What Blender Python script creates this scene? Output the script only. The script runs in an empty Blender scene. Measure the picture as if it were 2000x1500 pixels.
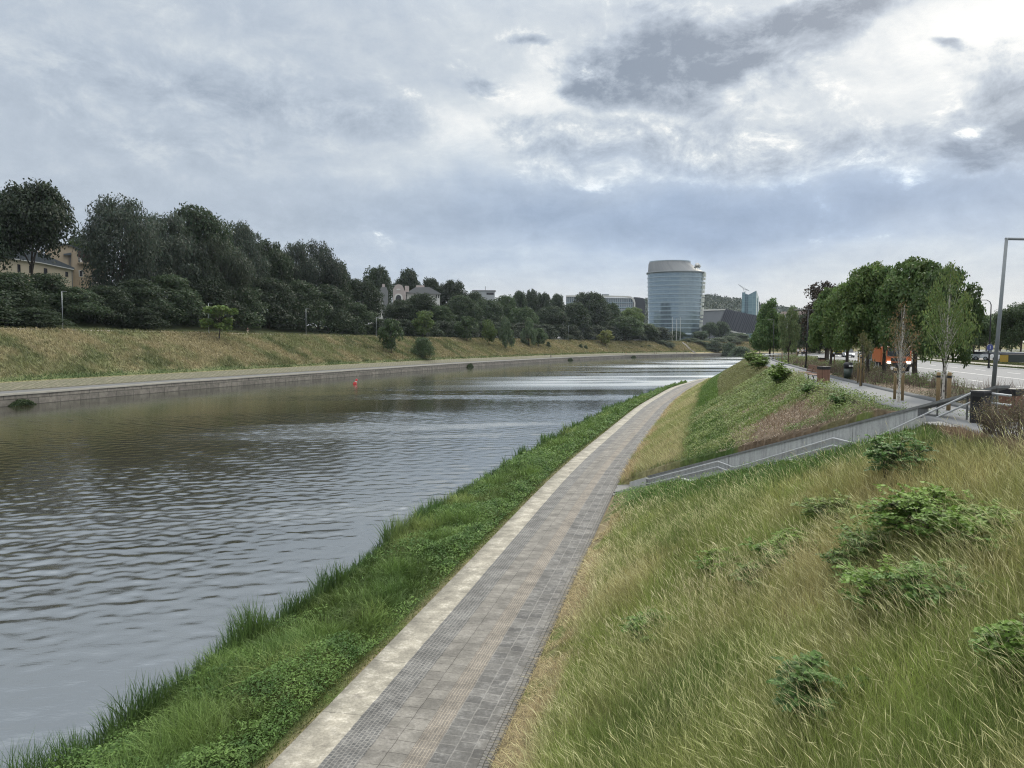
import bpy, math, random
import numpy as np
from mathutils import Vector, Matrix, Euler
PI = math.pi
rng = np.random.default_rng(11); random.seed(11)
scene = bpy.context.scene
C = scene.collection
R = math.radians

# ---------------------------------------------------------------- camera
F, CH, HOR, ROLL = 1480.0, 10.0, 670.0, R(.3)
PITCH = math.atan((750 - HOR) / F)
CAMROT = Euler((PI / 2 - PITCH, 0, 0)).to_matrix() @ Matrix.Rotation(ROLL, 3, 'Z')
cd = bpy.data.cameras.new('camera'); cam = bpy.data.objects.new('camera', cd); C.objects.link(cam)
cd.sensor_width = 36; cd.lens = 36 * F / 2000; cd.clip_start = .1; cd.clip_end = 9000
cam.location = (0, 0, CH); cam.rotation_euler = CAMROT.to_euler()
scene.camera = cam

def ray(px, py):
    return CAMROT @ Vector(((px - 1000) / F, (750 - py) / F, -1))
def at(px, py, z):
    v = ray(px, py); return Vector((0, 0, CH)) + v * ((z - CH) / v.z)
def atY(px, py, Y):
    v = ray(px, py); return Vector((0, 0, CH)) + v * (Y / v.y)

# ---------------------------------------------------------------- noise
def vnoise(x, y, sc, seed=0):
    x = np.asarray(x, float) / sc; y = np.asarray(y, float) / sc
    xi = np.floor(x).astype(np.int64); yi = np.floor(y).astype(np.int64)
    fx = x - xi; fy = y - yi; fx = fx * fx * (3 - 2 * fx); fy = fy * fy * (3 - 2 * fy)
    def h(a, b):
        n = (a * 374761393 + b * 668265263 + seed * 982451653) & 0x7fffffff
        n = ((n ^ (n >> 13)) * 1274126177) & 0x7fffffff
        n = n ^ (n >> 16)
        return (n & 0xffff) / 65535.0
    return (h(xi, yi) * (1 - fx) + h(xi + 1, yi) * fx) * (1 - fy) + (h(xi, yi + 1) * (1 - fx) + h(xi + 1, yi + 1) * fx) * fy
def fbm(x, y, sc, seed=0, o=4):
    t, a, n = 0, .5, 0
    for k in range(o):
        t = t + a * vnoise(x, y, sc / 2 ** k, seed + k); n += a; a *= .5
    return t / n
def sstep(a, b, x):
    t = np.clip((np.asarray(x, float) - a) / (b - a), 0, 1); return t * t * (3 - 2 * t)
def mixc(a, b, t):
    a = np.asarray(a, float); b = np.asarray(b, float); t = np.asarray(t, float)[..., None]
    return a * (1 - t) + b * t

# ---------------------------------------------------------------- river tracks
def vadd(p, o): return (p[0] + o[0], p[1] + o[1])
class Track:
    def __init__(s, pts, win=14):
        pts = np.array(pts, float)
        L = np.concatenate([[0], np.cumsum(np.linalg.norm(np.diff(pts, axis=0), axis=1))])
        n = int(L[-1]); q = np.linspace(0, L[-1], n)
        p = np.stack([np.interp(q, L, pts[:, 0]), np.interp(q, L, pts[:, 1])], 1)
        for _ in range(3):
            pad = np.concatenate([p[:1] + (p[:1] - p[1:win + 1][::-1]), p, p[-1:] + (p[-1:] - p[-win - 1:-1][::-1])])
            k = np.ones(win + 1) / (win + 1)
            p = np.stack([np.convolve(pad[:, i], k, 'same')[win:win + n] for i in (0, 1)], 1)
        s.p = p
        s.s = np.concatenate([[0], np.cumsum(np.linalg.norm(np.diff(p, axis=0), axis=1))])
        t = np.gradient(p, axis=0); t /= np.linalg.norm(t, axis=1)[:, None]
        s.t = t; s.n = np.stack([t[:, 1], -t[:, 0]], 1)
        i0 = np.argmin(np.abs(p[:, 1])); s.s = s.s - s.s[i0]
    def at(s, S, d):
        S = np.asarray(S, float); d = np.asarray(d, float)
        x = np.interp(S, s.s, s.p[:, 0]); y = np.interp(S, s.s, s.p[:, 1])
        nx = np.interp(S, s.s, s.n[:, 0]); ny = np.interp(S, s.s, s.n[:, 1])
        return x + nx * d, y + ny * d
    def inv(s, x, y):
        x = np.atleast_1d(np.asarray(x, float)).ravel(); y = np.atleast_1d(np.asarray(y, float)).ravel()
        S = np.empty(len(x)); D = np.empty(len(x))
        for a in range(0, len(x), 3000):
            dx = x[a:a + 3000, None] - s.p[None, :, 0]; dy = y[a:a + 3000, None] - s.p[None, :, 1]
            i = np.argmin(dx * dx + dy * dy, axis=1); r = np.arange(len(i))
            ax = dx[r, i]; ay = dy[r, i]
            S[a:a + 3000] = s.s[i] + ax * s.t[i, 0] + ay * s.t[i, 1]
            D[a:a + 3000] = ax * s.n[i, 0] + ay * s.n[i, 1]
        return S, D
    def heading(s, S):
        return math.atan2(np.interp(S, s.s, s.t[:, 0]), np.interp(S, s.s, s.t[:, 1]))

pp = [tuple(at(a, b, 1.0).xy) for a, b in ((517, 1500), (740, 1273), (945, 1065), (1085, 920), (1180, 844), (1245, 792), (1310, 756), (1362, 740))]
d0 = (pp[1][0] - pp[0][0], pp[1][1] - pp[0][1]); l0 = math.hypot(*d0)
l = pp[-1]
P = Track([vadd(pp[0], (-d0[0] / l0 * 75, -d0[1] / l0 * 75))] + pp + [vadd(l, o) for o in ((50, 80), (115, 160), (200, 250), (310, 330), (560, 480), (1000, 700), (1800, 1000))])
qq = [tuple(at(a, b, 0).xy) for a, b in ((0, 795), (350, 763), (690, 735), (900, 718), (1100, 704.5), (1220, 698.5), (1330, 695.5), (1440, 693.5))]
d0 = (qq[1][0] - qq[0][0], qq[1][1] - qq[0][1]); l0 = math.hypot(*d0); l = qq[-1]
Q = Track([vadd(qq[0], (-d0[0] / l0 * 220, -d0[1] / l0 * 220))] + qq + [vadd(l, o) for o in ((160, 70), (400, 150), (1200, 400))], 24)

def strip_w(S): return np.interp(S, [-60, 60, 110, 150, 185], [5.9, 5.9, 4.7, 2.6, .7])
ND = [-60, -8, -5.8, -4.8, -2.5, -.4, 0, 4.6, 4.75, 15.5, 16, 19.2, 24.4, 24.6, 62]
NZ = [-3, -3, -.5, .15, .6, .84, .86, .9, 1.02, 7.62, 7.62, 7.62, 7.6, 7.45, 7.45]
def near_z(S, d):
    S = np.asarray(S, float); d = np.asarray(d, float)
    return np.interp(np.where(d < 0, d * 5.9 / np.maximum(strip_w(S), .3), d), ND, NZ)
def far_z(S, e):
    S = np.asarray(S, float); e = np.asarray(e, float)
    f = np.interp(S, [120, 240, 330, 500], [1, .9, .35, .12])
    z = np.interp(e, [-1, 0, 5.5, 6, 9, 28, 31, 35], [-3, 1.86, 1.9, 2.0, 3.0, 12.1, 12.4, 12.5])
    return z + np.interp(e, [35, 48, 85, 200, 2000], [0, 3.2, 14, 16, 30]) * f
def ground_z(x, y):
    S, d = P.inv(x, y); S2, d2 = Q.inv(x, y); e = -d2
    z = np.where(d > 62, 7.45, near_z(S, d))
    return np.where(e > 0, far_z(S2, e), z)
def gz(x, y): return float(ground_z([x], [y])[0])
def far_loc(px, e):
    """the point on the far bank, e metres behind its waterline, that lies in the direction of column px"""
    v = ray(px, 660); ys = np.linspace(60, 1100, 1500); xs = v.x / v.y * ys
    S, d = Q.inv(xs, ys); i = np.argmax(-d > e)
    return xs[i], ys[i]

# ---------------------------------------------------------------- object helpers
def tag(o, label=None, cat=None, group=None, kind=None):
    for k, v in (('label', label), ('category', cat), ('group', group), ('kind', kind)):
        if v: o[k] = v
    return o
def thing(name, label, cat, loc=(0, 0, 0), rz=0, group=None):
    o = bpy.data.objects.new(name, None); C.objects.link(o); o.empty_display_size = .2
    o.location = loc; o.rotation_euler = (0, 0, rz)
    return tag(o, label, cat, group)
def copy_tree(o, parent=None):
    c = o.copy(); C.objects.link(c); c.parent = parent
    for ch in list(o.children): copy_tree(ch, c)
    return c
def link(name, me, parent=None, mats=()):
    for m in mats: me.materials.append(m)
    o = bpy.data.objects.new(name, me); C.objects.link(o)
    if parent: o.parent = parent
    return o
class MB:
    def __init__(s): s.v = []; s.f = []; s.m = []
    def add(s, v, f, m=0):
        b = len(s.v); s.v += [tuple(x) for x in v]; s.f += [tuple(i + b for i in q) for q in f]; s.m += [m] * len(f); return s
    def box(s, c, d, rz=0, m=0, taper=1):
        x, y, z = d[0] / 2, d[1] / 2, d[2] / 2; cr, sr = math.cos(rz), math.sin(rz); vs = []
        for k in (-1, 1):
            tp = taper if k > 0 else 1
            for a, b in ((-1, -1), (1, -1), (1, 1), (-1, 1)):
                X, Y = a * x * tp, b * y * tp
                vs.append((c[0] + X * cr - Y * sr, c[1] + X * sr + Y * cr, c[2] + k * z))
        return s.add(vs, [(3, 2, 1, 0), (4, 5, 6, 7), (0, 1, 5, 4), (1, 2, 6, 5), (2, 3, 7, 6), (3, 0, 4, 7)], m)
    def tube(s, pts, rad, n=8, m=0, caps=True):
        pts = [Vector(p) for p in pts]; k = len(pts)
        if not hasattr(rad, '__len__'): rad = [rad] * k
        vs, fs = [], []; u = None
        for i, p in enumerate(pts):
            t = (pts[min(i + 1, k - 1)] - pts[max(i - 1, 0)]).normalized()
            if u is None: u = t.orthogonal().normalized()
            u = (u - t * u.dot(t)); u = u.normalized() if u.length > 1e-6 else t.orthogonal().normalized()
            w = t.cross(u)
            for j in range(n):
                a = 2 * PI * j / n; vs.append(p + (u * math.cos(a) + w * math.sin(a)) * rad[i])
        for i in range(k - 1):
            for j in range(n):
                fs.append((i * n + j, i * n + (j + 1) % n, (i + 1) * n + (j + 1) % n, (i + 1) * n + j))
        if caps: fs += [tuple(range(n))[::-1], tuple((k - 1) * n + j for j in range(n))]
        return s.add(vs, fs, m)
    def rings(s, rings, m=0, caps=True):
        n = len(rings[0]); vs = [p for r in rings for p in r]; fs = []
        for i in range(len(rings) - 1):
            for j in range(n): fs.append((i * n + j, i * n + (j + 1) % n, (i + 1) * n + (j + 1) % n, (i + 1) * n + j))
        if caps: fs += [tuple(range(n))[::-1], tuple((len(rings) - 1) * n + j for j in range(n))]
        return s.add(vs, fs, m)
    def ext(s, poly, vec, m=0):
        n = len(poly); vec = Vector(vec); a = [Vector(p) for p in poly]; vs = a + [p + vec for p in a]
        fs = [tuple(range(n))[::-1], tuple(n + i for i in range(n))] + [(i, (i + 1) % n, n + (i + 1) % n, n + i) for i in range(n)]
        return s.add(vs, fs, m)
    def build(s, name, mats, parent=None, smooth=False, bevel=0, seg=2):
        me = bpy.data.meshes.new(name); me.from_pydata(s.v, [], s.f); me.update()
        mats = mats if isinstance(mats, (list, tuple)) else [mats]
        o = link(name, me, parent, mats)
        me.polygons.foreach_set('material_index', s.m)
        import bmesh
        b = bmesh.new(); b.from_mesh(me); bmesh.ops.recalc_face_normals(b, faces=b.faces); b.to_mesh(me); b.free()
        if smooth:
            me.polygons.foreach_set('use_smooth', [True] * len(me.polygons))
        if bevel:
            md = o.modifiers.new('bevel', 'BEVEL'); md.width = bevel; md.segments = seg; md.limit_method = 'ANGLE'; md.angle_limit = R(40)
        return o
def np_mesh(name, co, faces, col=None, uv=None, smooth=False):
    """co (N,3), faces (M,k) of vertex numbers, col (N,3) per vertex, uv (N,2) per vertex"""
    me = bpy.data.meshes.new(name); co = np.ascontiguousarray(co, np.float32); k = faces.shape[1]
    idx = np.ascontiguousarray(faces.ravel(), np.int32)
    me.vertices.add(len(co)); me.vertices.foreach_set('co', co.ravel())
    me.loops.add(len(idx)); me.loops.foreach_set('vertex_index', idx)
    me.polygons.add(len(faces)); me.polygons.foreach_set('loop_start', np.arange(0, len(idx), k, dtype=np.int32))
    if smooth: me.polygons.foreach_set('use_smooth', np.ones(len(faces), bool))
    me.update(calc_edges=True)
    if col is not None:
        a = me.color_attributes.new('col', 'FLOAT_COLOR', 'POINT')
        c4 = np.ones((len(co), 4), np.float32); c4[:, :3] = col; a.data.foreach_set('color', c4.ravel())
    if uv is not None:
        u = me.uv_layers.new(name='uv'); u.data.foreach_set('uv', np.ascontiguousarray(uv[idx], np.float32).ravel())
    return me
def grid_mesh(name, X, Y, Z, col=None, uv=None, smooth=True):
    a, b = X.shape; i = np.arange(a * b).reshape(a, b)
    f = np.stack([i[:-1, :-1], i[1:, :-1], i[1:, 1:], i[:-1, 1:]], -1).reshape(-1, 4)
    co = np.stack([X, Y, Z], -1).reshape(-1, 3)
    me = np_mesh(name, co, f, None if col is None else col.reshape(-1, 3), None if uv is None else uv.reshape(-1, 2), smooth)
    return me

# ---------------------------------------------------------------- materials
class NT:
    """small helper for writing node trees"""
    def __init__(s, nt): s.nt = nt; s.n = nt.nodes; s.l = nt.links
    def new(s, typ, **kw):
        n = s.n.new(typ)
        for k, v in kw.items():
            if k.startswith('i_'): s.set(n, k[2:], v)
            else: setattr(n, k, v)
        return n
    def set(s, n, sock, v):
        sk = n.inputs[int(sock)] if sock.isdigit() else n.inputs[sock.replace('_', ' ')]
        if isinstance(v, bpy.types.NodeSocket): s.l.new(v, sk)
        else: sk.default_value = v
    def math(s, op, a, b=0.0, c=None, clamp=False):
        n = s.n.new('ShaderNodeMath'); n.operation = op; n.use_clamp = clamp
        for i, v in enumerate((a, b, c)):
            if v is None: continue
            if isinstance(v, bpy.types.NodeSocket): s.l.new(v, n.inputs[i])
            else: n.inputs[i].default_value = v
        return n.outputs[0]
    def mix(s, f, a, b, blend='MIX'):
        n = s.n.new('ShaderNodeMix'); n.data_type = 'RGBA'; n.blend_type = blend
        for i, v in ((0, f), (6, a), (7, b)):
            if isinstance(v, bpy.types.NodeSocket): s.l.new(v, n.inputs[i])
            else: n.inputs[i].default_value = (*v, 1) if hasattr(v, '__len__') and len(v) == 3 else v
        return n.outputs[2]
    def ss(s, v, a, b, lo=0.0, hi=1.0):
        n = s.n.new('ShaderNodeMapRange'); n.interpolation_type = 'SMOOTHSTEP'
        s.l.new(v, n.inputs[0]); 
        for i, q in ((1, a), (2, b), (3, lo), (4, hi)): n.inputs[i].default_value = q
        return n.outputs[0]
    def noise(s, vec, scale, detail=4, rough=.55, dist=0, dim='3D'):
        n = s.n.new('ShaderNodeTexNoise'); n.noise_dimensions = dim
        if vec is not None: s.l.new(vec, n.inputs['Vector'])
        n.inputs['Scale'].default_value = scale; n.inputs['Detail'].default_value = detail
        n.inputs['Roughness'].default_value = rough; n.inputs['Distortion'].default_value = dist
        return n
def material(name):
    m = bpy.data.materials.new(name); m.use_nodes = True; t = NT(m.node_tree)
    return m, t, m.node_tree.nodes['Principled BSDF']
def plain(name, col, rough=.6, metal=0, var=.25, scale=6., emit=None, spec=.5, bump=0.):
    m, t, b = material(name)
    tc = t.new('ShaderNodeTexCoord').outputs['Object']
    n = t.noise(tc, scale, 5)
    c = t.mix(n.outputs[0], tuple(x * (1 - var) for x in col), tuple(min(1, x * (1 + var)) for x in col))
    t.l.new(c, b.inputs['Base Color'])
    b.inputs['Roughness'].default_value = rough; b.inputs['Metallic'].default_value = metal; b.inputs['Specular IOR Level'].default_value = spec
    if bump:
        bp = t.new('ShaderNodeBump'); bp.inputs['Strength'].default_value = bump; t.l.new(n.outputs[0], bp.inputs['Height']); t.l.new(bp.outputs[0], b.inputs['Normal'])
    if emit:
        b.inputs['Emission Color'].default_value = (*emit[:3], 1); b.inputs['Emission Strength'].default_value = emit[3]
    return m
def leaf_mat(name, trans=.38, rough=.55, tint=True, spec=.3):
    m, t, b = material(name)
    a = t.new('ShaderNodeAttribute', attribute_name='col').outputs['Color']
    if tint:
        oi = t.new('ShaderNodeObjectInfo'); a = t.mix(1.0, a, oi.outputs['Color'], 'MULTIPLY')
        a = t.mix(1.0, a, t.ss(oi.outputs['Random'], 0, 1, .8, 1.2), 'MULTIPLY')
    t.l.new(a, b.inputs['Base Color']); b.inputs['Roughness'].default_value = rough; b.inputs['Specular IOR Level'].default_value = spec
    tr = t.new('ShaderNodeBsdfTranslucent'); t.l.new(a, tr.inputs[0])
    mx = t.new('ShaderNodeMixShader'); mx.inputs[0].default_value = trans
    t.l.new(b.outputs[0], mx.inputs[1]); t.l.new(tr.outputs[0], mx.inputs[2])
    t.l.new(mx.outputs[0], m.node_tree.nodes['Material Output'].inputs[0])
    return m
def attr_ground(name, rough=.9, bump=.4, sc=3.):
    m, t, b = material(name)
    a = t.new('ShaderNodeAttribute', attribute_name='col').outputs['Color']
    tc = t.new('ShaderNodeTexCoord').outputs['Object']
    n = t.noise(tc, sc, 8, .7)
    c = t.mix(1.0, a, t.ss(n.outputs[0], .25, .75, .55, 1.45), 'MULTIPLY')
    t.l.new(c, b.inputs['Base Color']); b.inputs['Roughness'].default_value = rough; b.inputs['Specular IOR Level'].default_value = .2
    bp = t.new('ShaderNodeBump'); bp.inputs['Strength'].default_value = bump; bp.inputs['Distance'].default_value = .2
    t.l.new(n.outputs[0], bp.inputs['Height']); t.l.new(bp.outputs[0], b.inputs['Normal'])
    return m
M_leaf = leaf_mat('leaf'); M_grass = leaf_mat('grass blade', .25, .6, False, .25)
M_bark = plain('bark', (.06, .05, .04), .9, var=.5, scale=9, bump=.5)
M_ground = attr_ground('bank soil')
M_black = plain('black paint', (.012, .012, .014), .45)
M_grey = plain('grey paint', (.16, .18, .19), .45)
M_galv = plain('galvanised steel', (.30, .33, .34), .4, .6)
M_steel = plain('brushed steel', (.50, .51, .51), .4, .25, .08)
M_wood = plain('weathered stake', (.24, .17, .10), .85, var=.4, scale=20)
M_slat = plain('brown slats', (.17, .085, .05), .6, var=.35, scale=14)
# ---------------------------------------------------------------- sky and sun
SUN_AZ, SUN_EL = 32.0, 38.0
def build_sky():
    w = bpy.data.worlds.new('World'); scene.world = w; w.use_nodes = True
    t = NT(w.node_tree); bg = w.node_tree.nodes['Background']
    sky = t.new('ShaderNodeTexSky', sky_type='NISHITA', sun_disc=False, sun_elevation=R(SUN_EL), sun_rotation=R(SUN_AZ), air_density=1.2, dust_density=2.5)
    v = t.new('ShaderNodeTexCoord').outputs['Generated']
    sp = t.new('ShaderNodeSeparateXYZ'); t.l.new(v, sp.inputs[0]); x, y, z = sp.outputs
    az0 = t.math('MULTIPLY', t.math('ARCTAN2', x, y), 180 / PI)
    el0 = t.math('MULTIPLY', t.math('ARCSINE', z), 180 / PI)
    # cloud texture stretched towards the horizon
    k = t.math('DIVIDE', 1.0, t.math('ADD', t.math('MAXIMUM', z, 0.0), .16))
    cb = t.new('ShaderNodeCombineXYZ'); t.l.new(t.math('MULTIPLY', x, k), cb.inputs[0]); t.l.new(t.math('MULTIPLY', y, k), cb.inputs[1]); t.l.new(t.math('MULTIPLY', z, 3.2), cb.inputs[2])
    cv = cb.outputs[0]
    mq = t.new('ShaderNodeMapping'); mq.inputs['Scale'].default_value = (1, 1, 1.7); t.l.new(v, mq.inputs[0]); dv = mq.outputs[0]
    nw = t.noise(dv, 4.5, 4, .55); nse = t.new('ShaderNodeSeparateColor'); t.l.new(nw.outputs['Color'], nse.inputs[0])
    az = t.math('ADD', az0, t.math('MULTIPLY', t.math('SUBTRACT', nse.outputs[0], .5), 13))
    el = t.math('ADD', el0, t.math('MULTIPLY', t.math('SUBTRACT', nse.outputs[1], .5), 7))
    puff = t.noise(dv, 12, 12, .68, .3).outputs[0]
    off = t.new('ShaderNodeVectorMath', operation='ADD'); t.l.new(dv, off.inputs[0]); off.inputs[1].default_value = (.012, .0, .028)
    puff0 = puff
    relief = t.math('SUBTRACT', puff, t.noise(off.outputs[0], 12, 12, .68, .3).outputs[0])
    fine = t.noise(cv, 2.4, 10, .6, .4).outputs[0]
    big = t.noise(dv, 5.2, 6, .6, .2).outputs[0]
    puff = t.math('ADD', t.math('MULTIPLY', puff0, .62), t.math('MULTIPLY', big, .50))
    puff = t.math('SUBTRACT', puff, .06)
    def gauss(px, py, wx, wy):
        d = ray(px, py).normalized(); a0 = math.degrees(math.atan2(d.x, d.y)); e0 = math.degrees(math.asin(d.z))
        dx = t.math('MULTIPLY', t.math('SUBTRACT', az, a0), 1 / (wx * .0365)); dy = t.math('MULTIPLY', t.math('SUBTRACT', el, e0), 1 / (wy * .0365))
        return t.math('POWER', 2.718, t.math('MULTIPLY', t.math('ADD', t.math('MULTIPLY', dx, dx), t.math('MULTIPLY', dy, dy)), -.8))
    def blob(px, py, wx, wy, amt): return t.math('MULTIPLY', gauss(px, py, wx, wy), amt)
    def layer(b, blobs, kn, edge, core, lo=.40, hi=.62, c0=.48, c1=1.05, amt=1.0, rel=.5):
        """heaped clouds: thin bright rims and darker hearts"""
        m = None
        for q in blobs: g = blob(*q); m = g if m is None else t.math('ADD', m, g)
        d = t.math('ADD', m, t.math('MULTIPLY', t.math('SUBTRACT', puff, .5), kn))
        al = t.math('MULTIPLY', t.ss(d, lo, hi), amt); cc = t.math('ADD', t.ss(d, c0, c1, edge, core), t.math('MULTIPLY', relief, rel))
        return t.math('ADD', t.math('MULTIPLY', b, t.math('SUBTRACT', 1.0, al)), t.math('MULTIPLY', cc, al))
    b = t.ss(az0, -34, 26, .455, .59)                                   # brightness before the single clouds
    b = t.math('ADD', b, t.math('MULTIPLY', t.math('SUBTRACT', fine, .5), .24))
    for c in SOFT: b = t.math('ADD', b, blob(*c))
    b = layer(b, PALE_CLOUDS, 2.6, .70, .42, .25, .75, .40, 1.1, .85, 1.4)
    b = layer(b, GREY_CLOUDS, 2.8, .56, .34, .15, .95, .35, 1.1, .8, .8)
    b = layer(b, DARK_CLOUDS, 2.7, .58, .04, .26, .70, .34, 1.2, 1.0, 1.6)
    b = layer(b, WHITE_PUFFS, 2.6, .74, .92, .35, .8, .5, .95, .8, .8)
    b = t.math('ADD', b, t.math('MULTIPLY', relief, .38))
    # streaky layers low over the horizon
    cs = t.new('ShaderNodeCombineXYZ'); t.l.new(t.math('MULTIPLY', az0, .035), cs.inputs[0]); t.l.new(t.math('MULTIPLY', el0, .42), cs.inputs[1])
    st = t.noise(cs.outputs[0], 1.6, 5, .55).outputs[0]
    low = t.ss(el0, 11, 4)
    b = t.math('ADD', b, t.math('MULTIPLY', t.math('MULTIPLY', t.math('SUBTRACT', st, .5), .26), low))
    rp = t.new('ShaderNodeValToRGB'); t.l.new(b, rp.inputs[0]); e = rp.color_ramp.elements
    e[0].position = .0; e[0].color = (.195, .24, .305, 1); e[1].position = 1.0; e[1].color = (.93, .92, .87, 1)
    for p, c in ((.25, (.30, .35, .42)), (.45, (.40, .455, .525)), (.62, (.52, .565, .605)), (.82, (.76, .77, .76))):
        q = e.new(p); q.color = (*c, 1)
    col = rp.outputs[0]
    blue = t.mix(1.0, col, (.82, .96, 1.16), 'MULTIPLY')
    col = t.mix(t.math('ADD', blob(1480, 415, 620, 70, .9), blob(1050, 540, 500, 60, .35), clamp=True), col, blue)
    warm = t.mix(t.math('MULTIPLY', t.ss(el0, 6, 0), .8), col, t.mix(t.ss(az0, -30, 8), (.50, .57, .64), (.70, .70, .68)))
    warm = t.mix(t.ss(el0, 24, 50, 0, .75), warm, (.56, .555, .54))
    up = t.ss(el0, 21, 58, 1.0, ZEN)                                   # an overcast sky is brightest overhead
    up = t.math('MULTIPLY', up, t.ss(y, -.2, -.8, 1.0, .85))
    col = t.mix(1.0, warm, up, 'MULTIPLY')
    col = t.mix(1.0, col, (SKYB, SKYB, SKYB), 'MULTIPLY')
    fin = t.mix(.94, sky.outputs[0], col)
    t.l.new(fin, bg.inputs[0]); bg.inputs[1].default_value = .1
    ld = bpy.data.lights.new('sun', 'SUN'); ld.energy = 1.7; ld.angle = R(14); ld.color = (1, .93, .80)
    so = bpy.data.objects.new('sun', ld); C.objects.link(so)
    d = Vector((math.sin(R(SUN_AZ)) * math.cos(R(SUN_EL)), math.cos(R(SUN_AZ)) * math.cos(R(SUN_EL)), math.sin(R(SUN_EL))))
    so.rotation_euler = d.to_track_quat('Z', 'Y').to_euler(); so.location = d * 50
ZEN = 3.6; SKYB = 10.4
# column, row, half width, half height, amount
GREY_CLOUDS = [(480, 185, 260, 75, .95), (650, 230, 150, 45, .7), (90, 105, 110, 70, .8), (330, 20, 200, 30, .5), (250, 270, 160, 20, .5), (800, 285, 90, 24, .5)]
SOFT = [(330, 265, 220, 22, -.10), (1480, 410, 700, 55, -.37), (1750, 130, 330, 140, .11), (940, 270, 190, 55, .26), (1130, 190, 120, 60, .22), (760, 330, 220, 30, .08), (1050, 90, 200, 90, .04), (1950, 40, 120, 80, .2), (200, 60, 300, 60, .02)]
PALE_CLOUDS = [(1230, 285, 190, 62, .95), (1520, 285, 200, 62, .9), (1720, 300, 130, 40, .7), (1060, 290, 90, 40, .6), (820, 260, 110, 50, .45)]
DARK_CLOUDS = [(1330, 100, 165, 95, 1.05), (1240, 160, 100, 42, .6), (1440, 150, 90, 45, .6), (1560, 55, 150, 48, .85), (1640, 15, 100, 22, .6), (1975, 215, 115, 105, .95), (1890, 300, 110, 30, .55), (948, 180, 80, 34, .85), (1060, 82, 46, 13, .6), (1855, 105, 24, 10, .55), (770, 180, 46, 20, .5)]
WHITE_PUFFS = [(1625, 322, 62, 22, .85), (1868, 272, 40, 20, .8), (1810, 225, 30, 18, .7), (1190, 115, 30, 60, .4)]
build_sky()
scene.view_settings.view_transform = 'Standard'; scene.view_settings.look = 'None'; scene.view_settings.exposure = .26; scene.view_settings.gamma = 1
scene.cycles.use_denoising = True; scene.cycles.denoising_prefilter = 'NONE'; scene.cycles.use_adaptive_sampling = False; scene.cycles.volume_bounces = 0; scene.cycles.filter_width = 1.15
scene.cycles.max_bounces = 6; scene.cycles.transparent_max_bounces = 8; scene.cycles.diffuse_bounces = 3

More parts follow.
